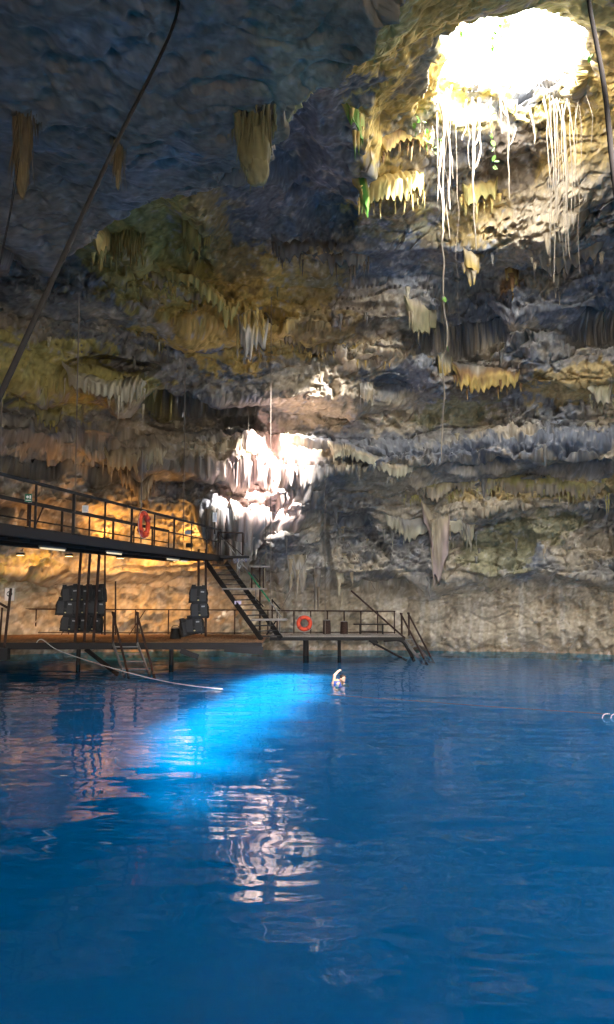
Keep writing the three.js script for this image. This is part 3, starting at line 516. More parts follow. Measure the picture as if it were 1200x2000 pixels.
// ---------------------------------------------------------------- upper walkway
const UA = V(-7.25, 4.4, -12.6), UB = V(-3.55, 4.4, -33.2), UD = UB.clone().sub(UA).normalize(), US = V(UD.z, 0, -UD.x).normalize();   // along it, and towards the wall side
if (US.x > 0) US.negate();
const onUp = (t, side, y) => UA.clone().lerp(UB, t).addScaledVector(US, side).setY(y);
{
  const o = UA.clone().setY(4.1), w = 2.3;
  const t = thing('upper_walkway', 'black steel walkway with railing hung high on the left', 'walkway', o);
  const box8 = (a, b, wd, h) => bar(a, b, wd, h, o);
  for (let k = 0; k < 16; k++) obj('deck_board', box8(onUp(k / 16 + 0.001, w / 2, 4.375), onUp((k + 1) / 16 - 0.001, w / 2, 4.375), w - 0.06, 0.05), M.steel, t);
  for (const sd of [0, w]) obj('side_beam', [box8(onUp(0, sd, 4.25), onUp(1, sd, 4.25), 0.06, 0.2), box8(onUp(0, sd + (sd ? -0.06 : 0.06), 4.335), onUp(1, sd + (sd ? -0.06 : 0.06), 4.335), 0.12, 0.025), box8(onUp(0, sd + (sd ? -0.07 : 0.07), 4.16), onUp(1, sd + (sd ? -0.07 : 0.07), 4.16), 0.14, 0.025)], M.steel, t);
  obj('middle_beam', box8(onUp(0, w / 2, 4.25), onUp(1, w / 2, 4.25), 0.1, 0.18), M.steel, t);
  for (let k = 0; k <= 20; k++) obj('joist', box8(onUp(k / 20 * 0.99 + 0.005, 0.08, 4.25), onUp(k / 20 * 0.99 + 0.005, w - 0.08, 4.25), 0.06, 0.16), M.steel, t);
  for (const sd of [0.02, w - 0.02]) {
    obj('top_rail', box8(onUp(0, sd, 5.44), onUp(0.985, sd, 5.44), 0.055, 0.07), M.steel, t);
    obj('middle_rail', box8(onUp(0, sd, 4.93), onUp(0.985, sd, 4.93), 0.035, 0.04), M.steel, t);
    for (let k = 0; k <= 11; k++) obj('rail_post', box8(onUp(0.985 * k / 11, sd, 4.36), onUp(0.985 * k / 11, sd, 5.42), k % 2 ? 0.045 : 0.06, k % 2 ? 0.045 : 0.06), M.steel, t);
  }
  for (const k of [0.45, 0.78]) obj('rail_brace', pipe(onUp(k, w, 4.4), onUp(k + 0.035, w, 5.42), 0.025, o), M.rusty, t);
  // frame at the head of the stairs
  const q = onUp(0.985, 0.1, 4.4), e = q.clone().add(V(1.0, 0, -0.3));
  obj('end_frame', [pipe(q, q.clone().setY(5.35), 0.035, o), pipe(e, e.clone().setY(5.35), 0.035, o), pipe(q.clone().setY(5.35), e.clone().setY(5.35), 0.035, o), pipe(q.clone().setY(5.3), e, 0.02, o)], M.rusty, t);
  obj('end_plate', bar(q.clone().setY(4.3), e.clone().add(V(0.15, -0.1, 0)), 1.4, 0.1, o), M.steel, t);
}
// tube lamps under the walkway
const tubes = [[0.41, 0.475, 1.5], [0.55, 0.6, 0.9], [0.80, 0.86, 0.9], [0.9, 0.935, 1.1]];
tubes.forEach(([a, b, sd], k) => {
  const A = onUp(a, sd, 4.1), B = onUp(b, sd, 4.1), o = A.clone();
  const t = thing('tube_lamp', ['long warm tube lamp glowing under the near end of the walkway', 'short warm tube lamp under the walkway, second from the left edge', 'warm tube lamp under the walkway below the orange ring', 'small warm tube lamp under the walkway near the stairs'][k], 'lamp', o, 'tube lamps under the upper walkway');
  obj('housing', bar(A.clone().setY(4.145), B.clone().setY(4.145), 0.12, 0.05, o), M.greySteel, t);
  obj('glowing_tube', pipe(A, B, 0.028, o), M.tubeGlow, t);
});
// flood lamps washing the lower wall, set on the rock behind the walkway
[[70, 1052, 0.4], [205, 1058, 1.1], [290, 1074, 0.6], [372, 1068, 1.0]].forEach(([px, py, I], k) => {
  const s = surface(px, py), n = V(s.n.x, 0, s.n.z).normalize(), p = s.p.clone().addScaledVector(n, 1.05);
  const t = thing('flood_lamp', ['amber flood lamp on the wall behind the walkway at far left', 'amber flood lamp behind the walkway above the black vests', 'amber flood lamp behind the walkway left of the orange ring', 'amber flood lamp behind the walkway at the head of the stairs'][k], 'lamp', p, 'amber flood lamps on the lower wall');
  obj('bracket', bar(s.p.clone().addScaledVector(n, -0.3), p, 0.06, 0.04, p), M.steel, t);
  const housing = obj('housing', bar(p.clone().add(V(-0.16, 0, 0)), p.clone().add(V(0.16, 0, 0)), 0.1, 0.2, p), M.black, t);
  const lens = p.clone().addScaledVector(n, -0.065);
  obj('glowing_lens', bar(lens.clone().add(V(-0.14, 0, 0)), lens.clone().add(V(0.14, 0, 0)), 0.015, 0.17, p), M.lampGlow, housing);
  for (const sy of [1, -1]) { const L = new THREE.SpotLight(new THREE.Color(1, 0.46, 0.1), I, 0, 1.25, 0.7); L.position.copy(lens).addScaledVector(n, -0.02).add(V(0, 0.13 * sy, 0)); L.target.position.copy(s.p).add(V(0, sy * 1.3, 0)); L.castShadow = true; L.shadow.radius = 4; scene.add(L, L.target); }
});

[[40, 1082, 0.9], [135, 1084, 1.25], [235, 1088, 1.5], [335, 1094, 1.35]].forEach(([px, py, I], k) => {
  const s = surface(px, 1120), n = V(s.n.x, 0, s.n.z).normalize(), p = atDepth(px, py, -s.p.z - 2.0);
  const t = thing('flood_lamp', ['amber flood lamp on a long arm under the walkway at the left edge', 'amber flood lamp on a long arm left of the rusty poles', 'amber flood lamp on a long arm above the water ladder', 'amber flood lamp on a long arm above the black bucket'][k], 'lamp', p, 'amber flood lamps on long arms');
  obj('bracket', bar(s.p.clone().setY(p.y).addScaledVector(n, -0.6), p, 0.05, 0.04, p), M.steel, t);
  const housing = obj('housing', bar(p.clone().add(V(-0.16, 0, 0)), p.clone().add(V(0.16, 0, 0)), 0.16, 0.1, p), M.black, t);
  const lens = p.clone().add(V(0, -0.058, -0.02));
  obj('glowing_lens', bar(lens.clone().add(V(-0.14, 0, 0)), lens.clone().add(V(0.14, 0, 0)), 0.12, 0.012, p), M.lampGlow, housing);
  const L = new THREE.SpotLight(new THREE.Color(1, 0.5, 0.16), I, 0, 1.05, 0.8); L.position.copy(lens).add(V(0, -0.03, 0)); L.target.position.copy(s.p).addScaledVector(n, -0.6).setY(2.2); L.castShadow = true; L.shadow.radius = 5; scene.add(L, L.target);
});

// ---------------------------------------------------------------- lower platform and jetty
const DK = 0.92;
{
  const o = V(-8, 0, -31), t = thing('lower_platform', 'broad brown deck with back railing standing over the water at left', 'platform', o);
  const x0 = -14.5, x1 = -1.75, zf = -31, zb = -36.6;
  for (let k = 0; k < 14; k++) { const a = lerp(x0, x1, k / 14), b = lerp(x0, x1, (k + 1) / 14); obj('deck_board', bar(V(a + 0.004, DK - 0.03, (zf + zb) / 2), V(b - 0.004, DK - 0.03, (zf + zb) / 2), zf - zb, 0.05 + 0.004 * (k % 3), o), M.deck, t); }
  obj('front_beam', bar(V(x0, DK - 0.13, zf + 0.05), V(x1, DK - 0.13, zf + 0.05), 0.09, 0.26, o), M.steel, t);
  obj('end_beam', bar(V(-3.2, DK - 0.2, zf + 0.13), V(x1 + 0.05, DK - 0.3, zf + 0.13), 0.05, 0.3, o), M.steel, t);
  for (const x of [-12.6, -9.1, -5.4]) obj('pile', pipe(V(x, -2.2, zf - 0.8), V(x, DK - 0.2, zf - 0.8), 0.09, o), M.steel, t);
  obj('brace', bar(V(-8.6, DK - 0.25, zf), V(-7.0, -0.15, -29.6), 0.09, 0.14, o), M.steel, t);
  obj('brace', bar(V(-4.9, DK - 0.3, zf + 0.1), V(-4.2, DK - 0.55, zf + 0.1), 0.1, 0.2, o), M.steel, t);
  obj('top_rail', pipe(V(x0, DK + 1.16, zb), V(-1.6, DK + 1.1, zb), 0.028, o), M.rusty, t);
  obj('bottom_rail', pipe(V(x0, DK + 0.08, zb), V(-1.6, DK + 0.06, zb), 0.022, o), M.rusty, t);
  for (let k = 0; k < 9; k++) { const x = lerp(x0 + 0.5, -1.8, k / 8); obj('rail_post', pipe(V(x, DK, zb), V(x, DK + 1.13, zb), 0.03, o), M.rusty, t); }
  for (const x of [-10.7, -7.6]) obj('rail_brace', pipe(V(x - 0.5, DK, zb + 0.3), V(x + 0.15, DK + 1.1, zb), 0.022, o), M.rusty, t);
  // corner post at the left edge of the picture
  obj('corner_post', [pipe(V(-11.75, DK - 0.5, zf + 0.1), V(-11.55, DK + 2.1, zf + 0.1), 0.055, o), pipe(V(-12.6, DK + 1.85, zf + 0.1), V(-11.65, DK + 1.35, zf + 0.1), 0.05, o), pipe(V(-11.95, DK, zf), V(-11.9, DK + 1.35, zf), 0.04, o), pipe(V(-12.2, DK, zf), V(-12.05, DK + 1.3, zf), 0.035, o)], M.rusty, t);
  obj('corner_block', bar(V(-12.9, DK - 0.42, zf + 0.2), V(-11.5, DK - 0.42, zf + 0.2), 0.3, 0.45, o), M.black, t);
}
{
  const o = V(1.5, 0, -36), t = thing('jetty', 'pale narrow jetty with dark railing at the foot of the stairs', 'jetty', o), x0 = -1.65, x1 = 4.35, zf = -35.4, zb = -37.3;
  for (let k = 0; k < 10; k++) { const a = lerp(x0, x1, k / 10), b = lerp(x0, x1, (k + 1) / 10); obj('deck_board', bar(V(a + 0.004, DK - 0.03, (zf + zb) / 2), V(b - 0.004, DK - 0.03, (zf + zb) / 2), zf - zb, 0.05 + 0.004 * (k % 2), o), M.paleDeck, t); }
  obj('front_beam', bar(V(x0, DK - 0.13, zf + 0.03), V(x1, DK - 0.13, zf + 0.03), 0.07, 0.15, o), M.steel, t);
  for (const x of [-0.05, 1.45]) obj('pile', pipe(V(x, -2.4, zf - 0.5), V(x, DK - 0.1, zf - 0.5), x < 0 ? 0.13 : 0.08, o), M.steel, t);
  obj('top_rail', pipe(V(x0, DK + 1.06, zb), V(x1 - 0.2, DK + 1.03, zb), 0.03, o), M.rusty, t);
  obj('bottom_rail', pipe(V(x0, DK + 0.06, zb), V(x1 - 0.2, DK + 0.05, zb), 0.022, o), M.rusty, t);
  for (let k = 0; k < 8; k++) { const x = lerp(x0 + 0.25, x1 - 0.25, k / 7); obj('rail_post', pipe(V(x, DK, zb), V(x, DK + 1.04, zb), 0.03, o), M.rusty, t); }
  obj('brace', pipe(V(2.75, DK - 0.2, zf), V(4.4, -0.15, zf + 0.2), 0.05, o), M.steel, t);
  obj('brace', bar(V(3.1, DK - 0.2, zf), V(2.9, DK - 0.35, zf), 0.1, 0.25, o), M.steel, t);
  obj('bracket', tube([V(3.4, DK - 0.2, zf), V(4.2, DK - 0.22, zf), V(4.5, 0.3, zf), V(4.75, -0.2, zf)], 0.08, o, 16), M.steel, t);
  obj('slanted_pole', pipe(V(2.0, DK + 2.0, zf - 0.6), V(4.35, DK - 0.1, zf + 0.05), 0.045, o), M.rusty, t);
  const B = V(2.9, DK, -36.8), b = thing('bench', 'low dark bench on the jetty against the railing', 'bench', B);
  obj('seat', bar(V(2.15, DK + 0.45, -36.8), V(3.75, DK + 0.45, -36.8), 0.35, 0.05, B), M.steel, b);
  for (const x of [2.45, 3.5]) for (const z of [-36.65, -36.95]) obj('leg', pipe(V(x, DK, z), V(x, DK + 0.43, z), 0.025, B), M.steel, b);
  obj('stretcher', pipe(V(2.45, DK + 0.12, -36.95), V(3.5, DK + 0.12, -36.95), 0.02, B), M.steel, b);
  for (const [x, h, l] of [[0.92, 0.62, 'left of two weathered wooden blocks on the jetty'], [1.72, 0.56, 'right of two weathered wooden blocks on the jetty']]) { const P = V(x, DK, -36.9), c = thing('wooden_block', l, 'block', P, 'wooden blocks on the jetty'); obj('log', [pipe(P, V(x, DK + h, -36.9), 0.19, P, 9, 0.17)], M.rusty, c); obj('cap', pipe(V(x, DK + h, -36.9), V(x, DK + h + 0.03, -36.9), 0.15, P, 9), M.greySteel, c); }
}
// ladders into the water
function ladder(label, top, foot, side, n, railTop, mat) {
  const o = top.clone().setY(0), t = thing('water_ladder', label, 'ladder', o), S2 = side.clone().multiplyScalar(0.5), out = foot.clone().sub(top);
  for (const s of [-1, 1]) {
    const a = top.clone().addScaledVector(S2, s), b = foot.clone().addScaledVector(S2, s);
    obj('stringer', bar(a, b, 0.05, 0.12, o), M.greySteel, t);
    obj('rail_post', pipe(a, a.clone().add(V(0, railTop, 0)), 0.045, o), mat, t);
    const e = b.clone().addScaledVector(out, 0.22).add(V(0.15, -0.15, 0));
    obj('handrail', pipe(a.clone().add(V(-0.05, railTop, 0)), e, 0.045, o), mat, t);
    const m = a.clone().add(V(-0.05, railTop, 0)).lerp(e, 0.78);
    obj('rail_post', pipe(m, m.clone().setY(-0.6), 0.035, o), mat, t);
  }
  for (let k = 0; k < n; k++) { const c = top.clone().lerp(foot, (k + 0.5) / n); obj('tread', bar(c.clone().addScaledVector(S2, -1), c.clone().addScaledVector(S2, 1), 0.16, 0.035, o), M.greySteel, t); }
}
ladder('steel ladder with handrails going from the brown deck into the water', V(-7.05, DK - 0.02, -30.9), V(-6.2, -0.35, -29.5), V(0.95, 0, 0.05), 5, 1.2, M.rusty);
ladder('dark ladder at the far end of the pale jetty', V(4.45, DK - 0.05, -36.0), V(5.3, -0.3, -35.2), V(0.42, 0, -0.75), 4, 1.05, M.rusty);

// ---------------------------------------------------------------- stairs and diving boards
{
  const a = V(-4.35, 4.15, -34.0), b = V(-1.85, DK, -32.6), w = V(0.78, 0, -0.72), o = b.clone().setY(DK), t = thing('staircase', 'steep black open staircase from walkway down to the deck', 'stairs', o);
  for (const s of [0, 1]) obj('stringer', bar(a.clone().addScaledVector(w, s), b.clone().addScaledVector(w, s), 0.06, 0.2, o), M.steel, t);
  for (let k = 0; k < 15; k++) { const c = a.clone().lerp(b, (k + 0.6) / 15.2); obj('tread', bar(c, c.clone().add(w), 0.26, 0.04, o), M.darkGrey, t); }
  const h = V(0, 0.9, 0), a2 = a.clone().add(w), b2 = b.clone().add(w);
  obj('handrail', pipe(a2.clone().add(h), b2.clone().add(h), 0.028, o), M.greySteel, t);
  for (const k of [0.25, 0.55, 0.97]) obj('rail_post', pipe(a2.clone().lerp(b2, k), a2.clone().lerp(b2, k).add(h), 0.025, o), M.greySteel, t);
  const g = a2.clone().lerp(b2, 0.42).add(h), g2 = a2.clone().lerp(b2, 0.8).add(h);
  obj('handrail_sleeve', pipe(g, g2, 0.036, o), M.green, t); t.children.at(-1).userData.label = 'green wrapped stretch of handrail';
  const p0 = V(-1.15, DK, -34.2), d = thing('diving_tower', 'three pale diving boards stacked beside the staircase', 'diving tower', p0);
  const board = (px0, px1, py, z, dz) => { const A = atDepth(px0, py, z), B = atDepth(px1, py, z); obj('diving_board', bar(A, B.setY(A.y), dz, 0.06, p0), M.paleDeck, d); };
  board(488, 528, 1107, 34.2, 0.7); board(436, 521, 1150, 33.8, 0.9); board(492, 562, 1210, 33.2, 0.9);
  for (const [px, y0, y1] of [[492, 1107, 1150], [508, 1107, 1240], [515, 1107, 1150]]) obj('post', pipe(atDepth(px, y0, 34.2), atDepth(px, y1, 34.2), 0.035, p0), M.rusty, d);
  for (const [xa, ya, xb, yb] of [[495, 1122, 508, 1138], [495, 1165, 515, 1185], [532, 1172, 548, 1190], [521, 1240, 540, 1212], [538, 1240, 522, 1212]]) obj('brace', pipe(atDepth(xa, ya, 34), atDepth(xb, yb, 34), 0.03, p0), M.steel, d);
  obj('post', pipe(atDepth(532, 1170, 34), atDepth(532, 1212, 34), 0.03, p0), M.rusty, d);
}
// ---------------------------------------------------------------- suspension poles, cables, swing ropes
function hanging(name, label, category, group, a, b, r, mat) { const o = a.clone(); const m = obj(name, pipe(b, a, r, o, 7), mat); m.position.copy(o); return tag(m, label, category, group); }
[[154, 0.055, 'left of three rusty poles in front of black vests'], [172, 0.055, 'middle of three rusty poles in front of black vests'], [190, 0.06, 'right of three rusty poles in front of black vests']].forEach(([px, r, l]) => { const p = atDepth(px, 1200, 31.3); hanging('rusty_pole', l, 'pole', 'rusty poles carrying the black vests', V(p.x + 0.05, 5.0, p.z), V(p.x - 0.12, DK, p.z), r, M.rusty); });
[[402, 1105, 1243, 0.05, 'rusty pole right of the smaller vest stack'], [388, 1100, 1160, 0.05, 'short rusty pole above the smaller vest stack'], [226, 1135, 1240, 0.035, 'thin dark pole beside the water ladder'], [205, 1085, 1240, 0.04, 'dark pole at the right edge of the large vest stack']].forEach(([px, y0, y1, r, l]) => { const p = atDepth(px, y0, 32), q = atDepth(px, y1, 32); hanging('rusty_pole', l, 'pole', undefined, p.setY(px < 300 && px > 210 ? p.y : 4.6), q, r, M.rusty); });
const cables = [[155, 640, 1040, 24, 0.02, 'cable left of the white notice'], [163, 640, 760, 35, 0.015, 'faint cable above the flowstone tongue'], [4, 820, 935, 17.5, 0.02, 'cable at the far left picture edge'], [362, 770, 1055, 30, 0.02, 'cable above the right end of the walkway'], [486, 860, 1000, 35, 0.016, 'left cable in the sunlit patch'], [530, 640, 1235, 33.5, 0.016, 'right cable through the sunlit patch to the diving boards'], [520, 1000, 1140, 34.3, 0.02, 'pale cable beside the diving boards'], [635, 960, 1240, 35.4, 0.016, 'pale cable down to the jetty'], [278, 940, 1060, 25.5, 0.024, 'brown cable beside the orange ring']];
for (const [px, y0, y1, z, r, l] of cables) { const a = atDepth(px, y0 - 60, z), b = atDepth(px, y1, z); b.x = lerp(b.x, a.x, 0.7); hanging('suspension_cable', 'thin hanging ' + l, 'cable', 'cables that carry the walkway', a, b, r, M.grayCable); }
hanging('stay_cable', 'slanting pale stay from the rock to the diving boards', 'cable', 'slanting stays', atDepth(608, 1075, 35.5), atDepth(542, 1205, 34), 0.016, M.grayCable);
hanging('stay_cable', 'slanting stay cable above the jetty', 'cable', 'slanting stays', atDepth(680, 1060, 36.5), atDepth(733, 1152, 36), 0.014, M.grayCable);
{
  const r1 = [atDepth(352, -60, 14.0), atDepth(345, 30, 12.6), atDepth(230, 275, 9.2), atDepth(120, 510, 7.2), atDepth(20, 730, 6.1), atDepth(-60, 900, 5.5)];
  tag(obj('swing_rope', tube(r1, 0.026, V(0, 0, 0), 80, 7), M.brownRope), 'long dark rope slanting across the upper left', 'rope');
  const r2 = [atDepth(1140, -80, 8.6), atDepth(1152, 10, 8.2), atDepth(1180, 165, 7.4), atDepth(1197, 320, 6.7), atDepth(1222, 520, 6)];
  tag(obj('swing_rope', tube(r2, 0.026, V(0, 0, 0), 60, 7), M.brownRope), 'dark rope at the upper right beside the opening', 'rope');
  [[[30, 330, 15.5], [22, 400, 13], [8, 470, 11], [-6, 540, 10]], [[38, 310, 15.5], [26, 390, 13], [4, 500, 11], [-10, 560, 10]]].forEach((l, k) => tag(obj('thin_cord', tube(l.map((q) => atDepth(...q)), 0.007, V(0, 0, 0), 20, 5), M.brownRope), ['left of two thin cords at the left edge', 'right of two thin cords at the left edge'][k], 'cord', 'thin cords at the left edge'));
}
// ---------------------------------------------------------------- life rings
function ring3(label, p, turn, R = 0.37) {
  const t = thing('life_ring', label, 'life ring', p);
  const g = new THREE.TorusGeometry(R - 0.09, 0.09, 12, 36); g.scale(1, 1, 0.75); const rg = obj('ring', g, M.orange, t);
  for (let k = 0; k < 4; k++) { const a = k * Math.PI / 2 + 0.6, b = new THREE.TorusGeometry(0.094, 0.012, 6, 16); b.scale(1, 1, 5).rotateY(Math.PI / 2).scale(0.78, 1, 1).rotateZ(0).translate(0, 0, 0); b.rotateY(Math.PI / 2).rotateX(Math.PI / 2).rotateZ(a).translate(Math.cos(a) * (R - 0.09), Math.sin(a) * (R - 0.09), 0); obj('band', b, M.ringBand, rg); }
  const cord = []; for (let k = 0; k <= 24; k++) { const a = k / 24 * 6.283; cord.push(V(Math.cos(a) * (R + 0.015 + 0.02 * Math.abs(Math.sin(2 * a))), Math.sin(a) * (R + 0.015 + 0.02 * Math.abs(Math.sin(2 * a))), 0)); }
  obj('grab_line', tube(cord, 0.008, V(0, 0, 0), 48, 5), M.rope, t);
  t.rotation.y = turn;
}
{ const p = onUp(0.62, -0.08, 4.95), d = sight(281, 1027); let best = 1e9, bt = 0; for (let k = 0; k <= 400; k++) { const q = onUp(k / 400, -0.08, 4.9).sub(EYE), a = Math.abs(q.x / -q.z - d.x / -d.z); if (a < best) { best = a; bt = k / 400; } } const q = onUp(bt, -0.1, 4.98); ring3('orange life ring hung on the upper walkway railing', q, Math.atan2(-US.x, -US.z), 0.42); }
ring3('orange life ring on the jetty railing', V(-0.12, DK + 0.52, -36.1), 0.1, 0.36);

// ---------------------------------------------------------------- black vests hung in stacks
const vestProto = (() => {
  const g = new THREE.Group();
  const body = new THREE.BoxGeometry(0.62, 0.6, 0.3, 10, 10, 6), P = body.attributes.position;
  for (let k = 0; k < P.count; k++) { const x = P.getX(k), y = P.getY(k), z = P.getZ(k), f = 1 - 0.25 * (2 * y / 0.6) ** 4 * 0.5, w = 1 - 0.22 * ss(0.1, 0.3, y), s = 0.025 * noise(x * 9, y * 9, z * 9); P.setXYZ(k, x * w * (1 - 0.3 * (2 * z / 0.3) ** 2 * 0.4) + s, y - 0.05 * Math.abs(x) + s, z * f * (1 - 0.35 * (2 * x / 0.62) ** 2) + s); }
  body.computeVertexNormals();
  const a = new THREE.Mesh(body, M.black); a.name = 'padded_body'; g.add(a);
  for (const s of [-1, 1]) { const p = new THREE.Mesh(new THREE.BoxGeometry(0.2, 0.42, 0.07).translate(s * 0.15, -0.02, 0.15), M.darkGrey); p.name = 'front_panel'; g.add(p); if (s > 0) { const q = new THREE.Mesh(new THREE.BoxGeometry(0.11, 0.05, 0.012).translate(0.14, 0.1, 0.192), M.patch); q.name = 'patch'; p.add(q); } const sh = new THREE.Mesh(new THREE.BoxGeometry(0.13, 0.16, 0.2).translate(s * 0.17, 0.26, 0), M.black); sh.name = 'shoulder_pad'; g.add(sh); }
  for (const y of [-0.08, -0.2]) { const b = new THREE.Mesh(new THREE.BoxGeometry(0.6, 0.025, 0.012).translate(0, y, 0.19), M.darkGrey); b.name = 'belt'; g.add(b); }
  const bk = new THREE.Mesh(new THREE.BoxGeometry(0.05, 0.04, 0.02).translate(0.02, -0.2, 0.2), M.strap); bk.name = 'buckle'; g.add(bk);
  return g;
})();
function vest(p, turn, tilt, label, group) { const v = vestProto.clone(); v.name = numbered('life_vest'); v.position.copy(p); v.rotation.set(0, turn, tilt); v.scale.set(1.2, 1.12, 1.1); tag(v, label, 'vest', group); add(v, scene); }
const rowsN = ['top', 'middle', 'bottom'], colN = ['left', 'centre', 'right'];
[[1160, [138, 165, 192]], [1185, [128, 160, 188]], [1217, [137, 160, 185]]].forEach(([py, xs], r) => xs.forEach((px, c) => vest(atDepth(px, py, 31.8 + 0.12 * c), rr(-0.35, 0.35), rr(-0.1, 0.1), `black padded vest in the ${rowsN[r]} row, ${colN[c]}, of the large stack`, 'black vests in the large stack')));
[[1161, 388], [1190, 390], [1220, 381]].forEach(([py, px], r) => vest(atDepth(px, py, 31.7), rr(-0.3, 0.3), rr(-0.12, 0.12), `black padded vest, ${rowsN[r]} of the smaller stack by the stairs`, 'black vests in the smaller stack'));
vest(atDepth(368, 1224, 31.9), 0.5, 0.2, 'black padded vest slumped at the foot of the smaller stack', 'black vests in the smaller stack');
{ const p = atDepth(343, 1226, 33.5), t = thing('bucket', 'small black bucket with pale lid on the brown deck', 'bucket', p.setY(DK)); obj('body', new THREE.CylinderGeometry(0.17, 0.24, 0.42, 14).translate(0, 0.21, 0), M.black, t); obj('lid', new THREE.CylinderGeometry(0.18, 0.18, 0.05, 14).translate(0, 0.445, 0), M.paleDeck, t); obj('handle', new THREE.TorusGeometry(0.19, 0.012, 5, 16, Math.PI).translate(0, 0.36, 0), M.steel, t); }

// ---------------------------------------------------------------- signs
function canvasTex(w, h, draw) { const c = document.createElement('canvas'); c.width = w; c.height = h; const x = c.getContext('2d'); draw(x); const t = new THREE.CanvasTexture(c); t.colorSpace = THREE.SRGBColorSpace; return t; }
function sign(label, p, w, h, turn, tex, post) {
  const t = thing('sign', label, 'sign', p); t.rotation.y = turn;
  const panel = obj('panel', new THREE.BoxGeometry(w, h, 0.02), M.white, t);
  obj('print', new THREE.PlaneGeometry(w * 0.98, h * 0.98).translate(0, 0, 0.0135), std({ map: tex, roughness: 0.5 }), panel);
  if (post) obj('post', new THREE.CylinderGeometry(0.025, 0.025, post, 7).translate(0, -post / 2 - h / 2, -0.03), M.rusty, t);
}
const lines = (bg, fg) => canvasTex(96, 128, (x) => { x.fillStyle = bg; x.fillRect(0, 0, 96, 128); x.fillStyle = fg; for (let k = 0; k < 7; k++) x.fillRect(14, 20 + k * 14, 68 - (k * 37 % 25), 4); });
sign('small green and white exit sign on the walkway railing', atDepth(56, 973, 18.2), 0.16, 0.2, 0.25, canvasTex(96, 120, (x) => { x.fillStyle = '#0a6b4a'; x.fillRect(0, 0, 96, 120); x.fillStyle = '#eaf3ee'; x.beginPath(); x.arc(36, 44, 20, 0, 7); x.fill(); x.fillRect(62, 20, 20, 48); x.fillRect(12, 84, 72, 12); }), 0.55);
sign('tilted white notice on the walkway railing', atDepth(167, 994, 22), 0.17, 0.2, 0.2, lines('#e9e9ea', '#8a8f96'));
sign('white vertical notice by the sunlit patch', atDepth(420, 1010, 32.6), 0.18, 0.4, 0, lines('#f2f4f8', '#c3cad6'), 0.5);
sign('pale blue notice on the far end of the walkway railing', atDepth(367, 1040, 30), 0.22, 0.16, 0.2, lines('#8fa3ba', '#5f748c'));
sign('white notice with a black circular pictogram at the left edge', atDepth(19, 1161, 31.6), 0.36, 0.5, 0.1, canvasTex(96, 128, (x) => { x.fillStyle = '#f1e6dc'; x.fillRect(0, 0, 96, 128); x.strokeStyle = '#222'; x.lineWidth = 6; x.beginPath(); x.arc(48, 58, 26, 0, 7); x.stroke(); x.beginPath(); x.moveTo(32, 78); x.lineTo(52, 56); x.lineTo(66, 66); x.moveTo(52, 56); x.lineTo(58, 40); x.stroke(); x.beginPath(); x.moveTo(30, 40); x.lineTo(66, 76); x.stroke(); }));
sign('lilac notice hung among the stair treads', atDepth(465, 1177, 33.2), 0.28, 0.14, 0, lines('#c9c0dc', '#a79fc4'));
{ const p = atDepth(474, 1092, 32.8), t = thing('tarp_roll', 'rolled grey and white tarp at the end of the walkway', 'tarp', p); const g = new THREE.CylinderGeometry(0.14, 0.11, 0.75, 14, 8).rotateZ(Math.PI / 2 + 0.12), P = g.attributes.position; for (let k = 0; k < P.count; k++) { const f = 1 + 0.25 * noise(P.getX(k) * 8, P.getY(k) * 8, P.getZ(k) * 8); P.setY(k, P.getY(k) * f); P.setZ(k, P.getZ(k) * f); } g.computeVertexNormals(); obj('roll', g, M.paleDeck, t); for (const x of [-0.2, 0.15]) obj('tie', new THREE.TorusGeometry(0.14, 0.012, 6, 18).rotateY(Math.PI / 2).translate(x, 0, 0), M.blueCloth, t); obj('dangling_cord', tube([V(-0.15, -0.1, 0.1), V(-0.2, -0.28, 0.12), V(-0.1, -0.38, 0.12), V(-0.05, -0.25, 0.1)], 0.018, V(0, 0, 0), 16), M.rope, t); }

// ---------------------------------------------------------------- ropes on the water
tag(obj('swim_line', tube([atDepth(68, 1262, 31), atDepth(77, 1249, 30.9), atDepth(110, 1268, 30), atDepth(200, 1299, 28), atDepth(300, 1326, 25.8), atDepth(380, 1340, 24.3), atHeight(436, 1346, 0.0)], 0.016, V(0, 0, 0), 90, 6), M.rope), 'white swim line running from the brown deck into the water', 'rope');
tag(obj('float_line', tube([atHeight(640, 1357, 0.012), atHeight(800, 1368, 0.02), atHeight(960, 1380, 0.012), atHeight(1130, 1391, 0.02), atHeight(1260, 1400, 0.015)], 0.008, V(0, 0, 0), 120, 5), M.grayCable), 'faint thin line floating across the right half of the water', 'rope');

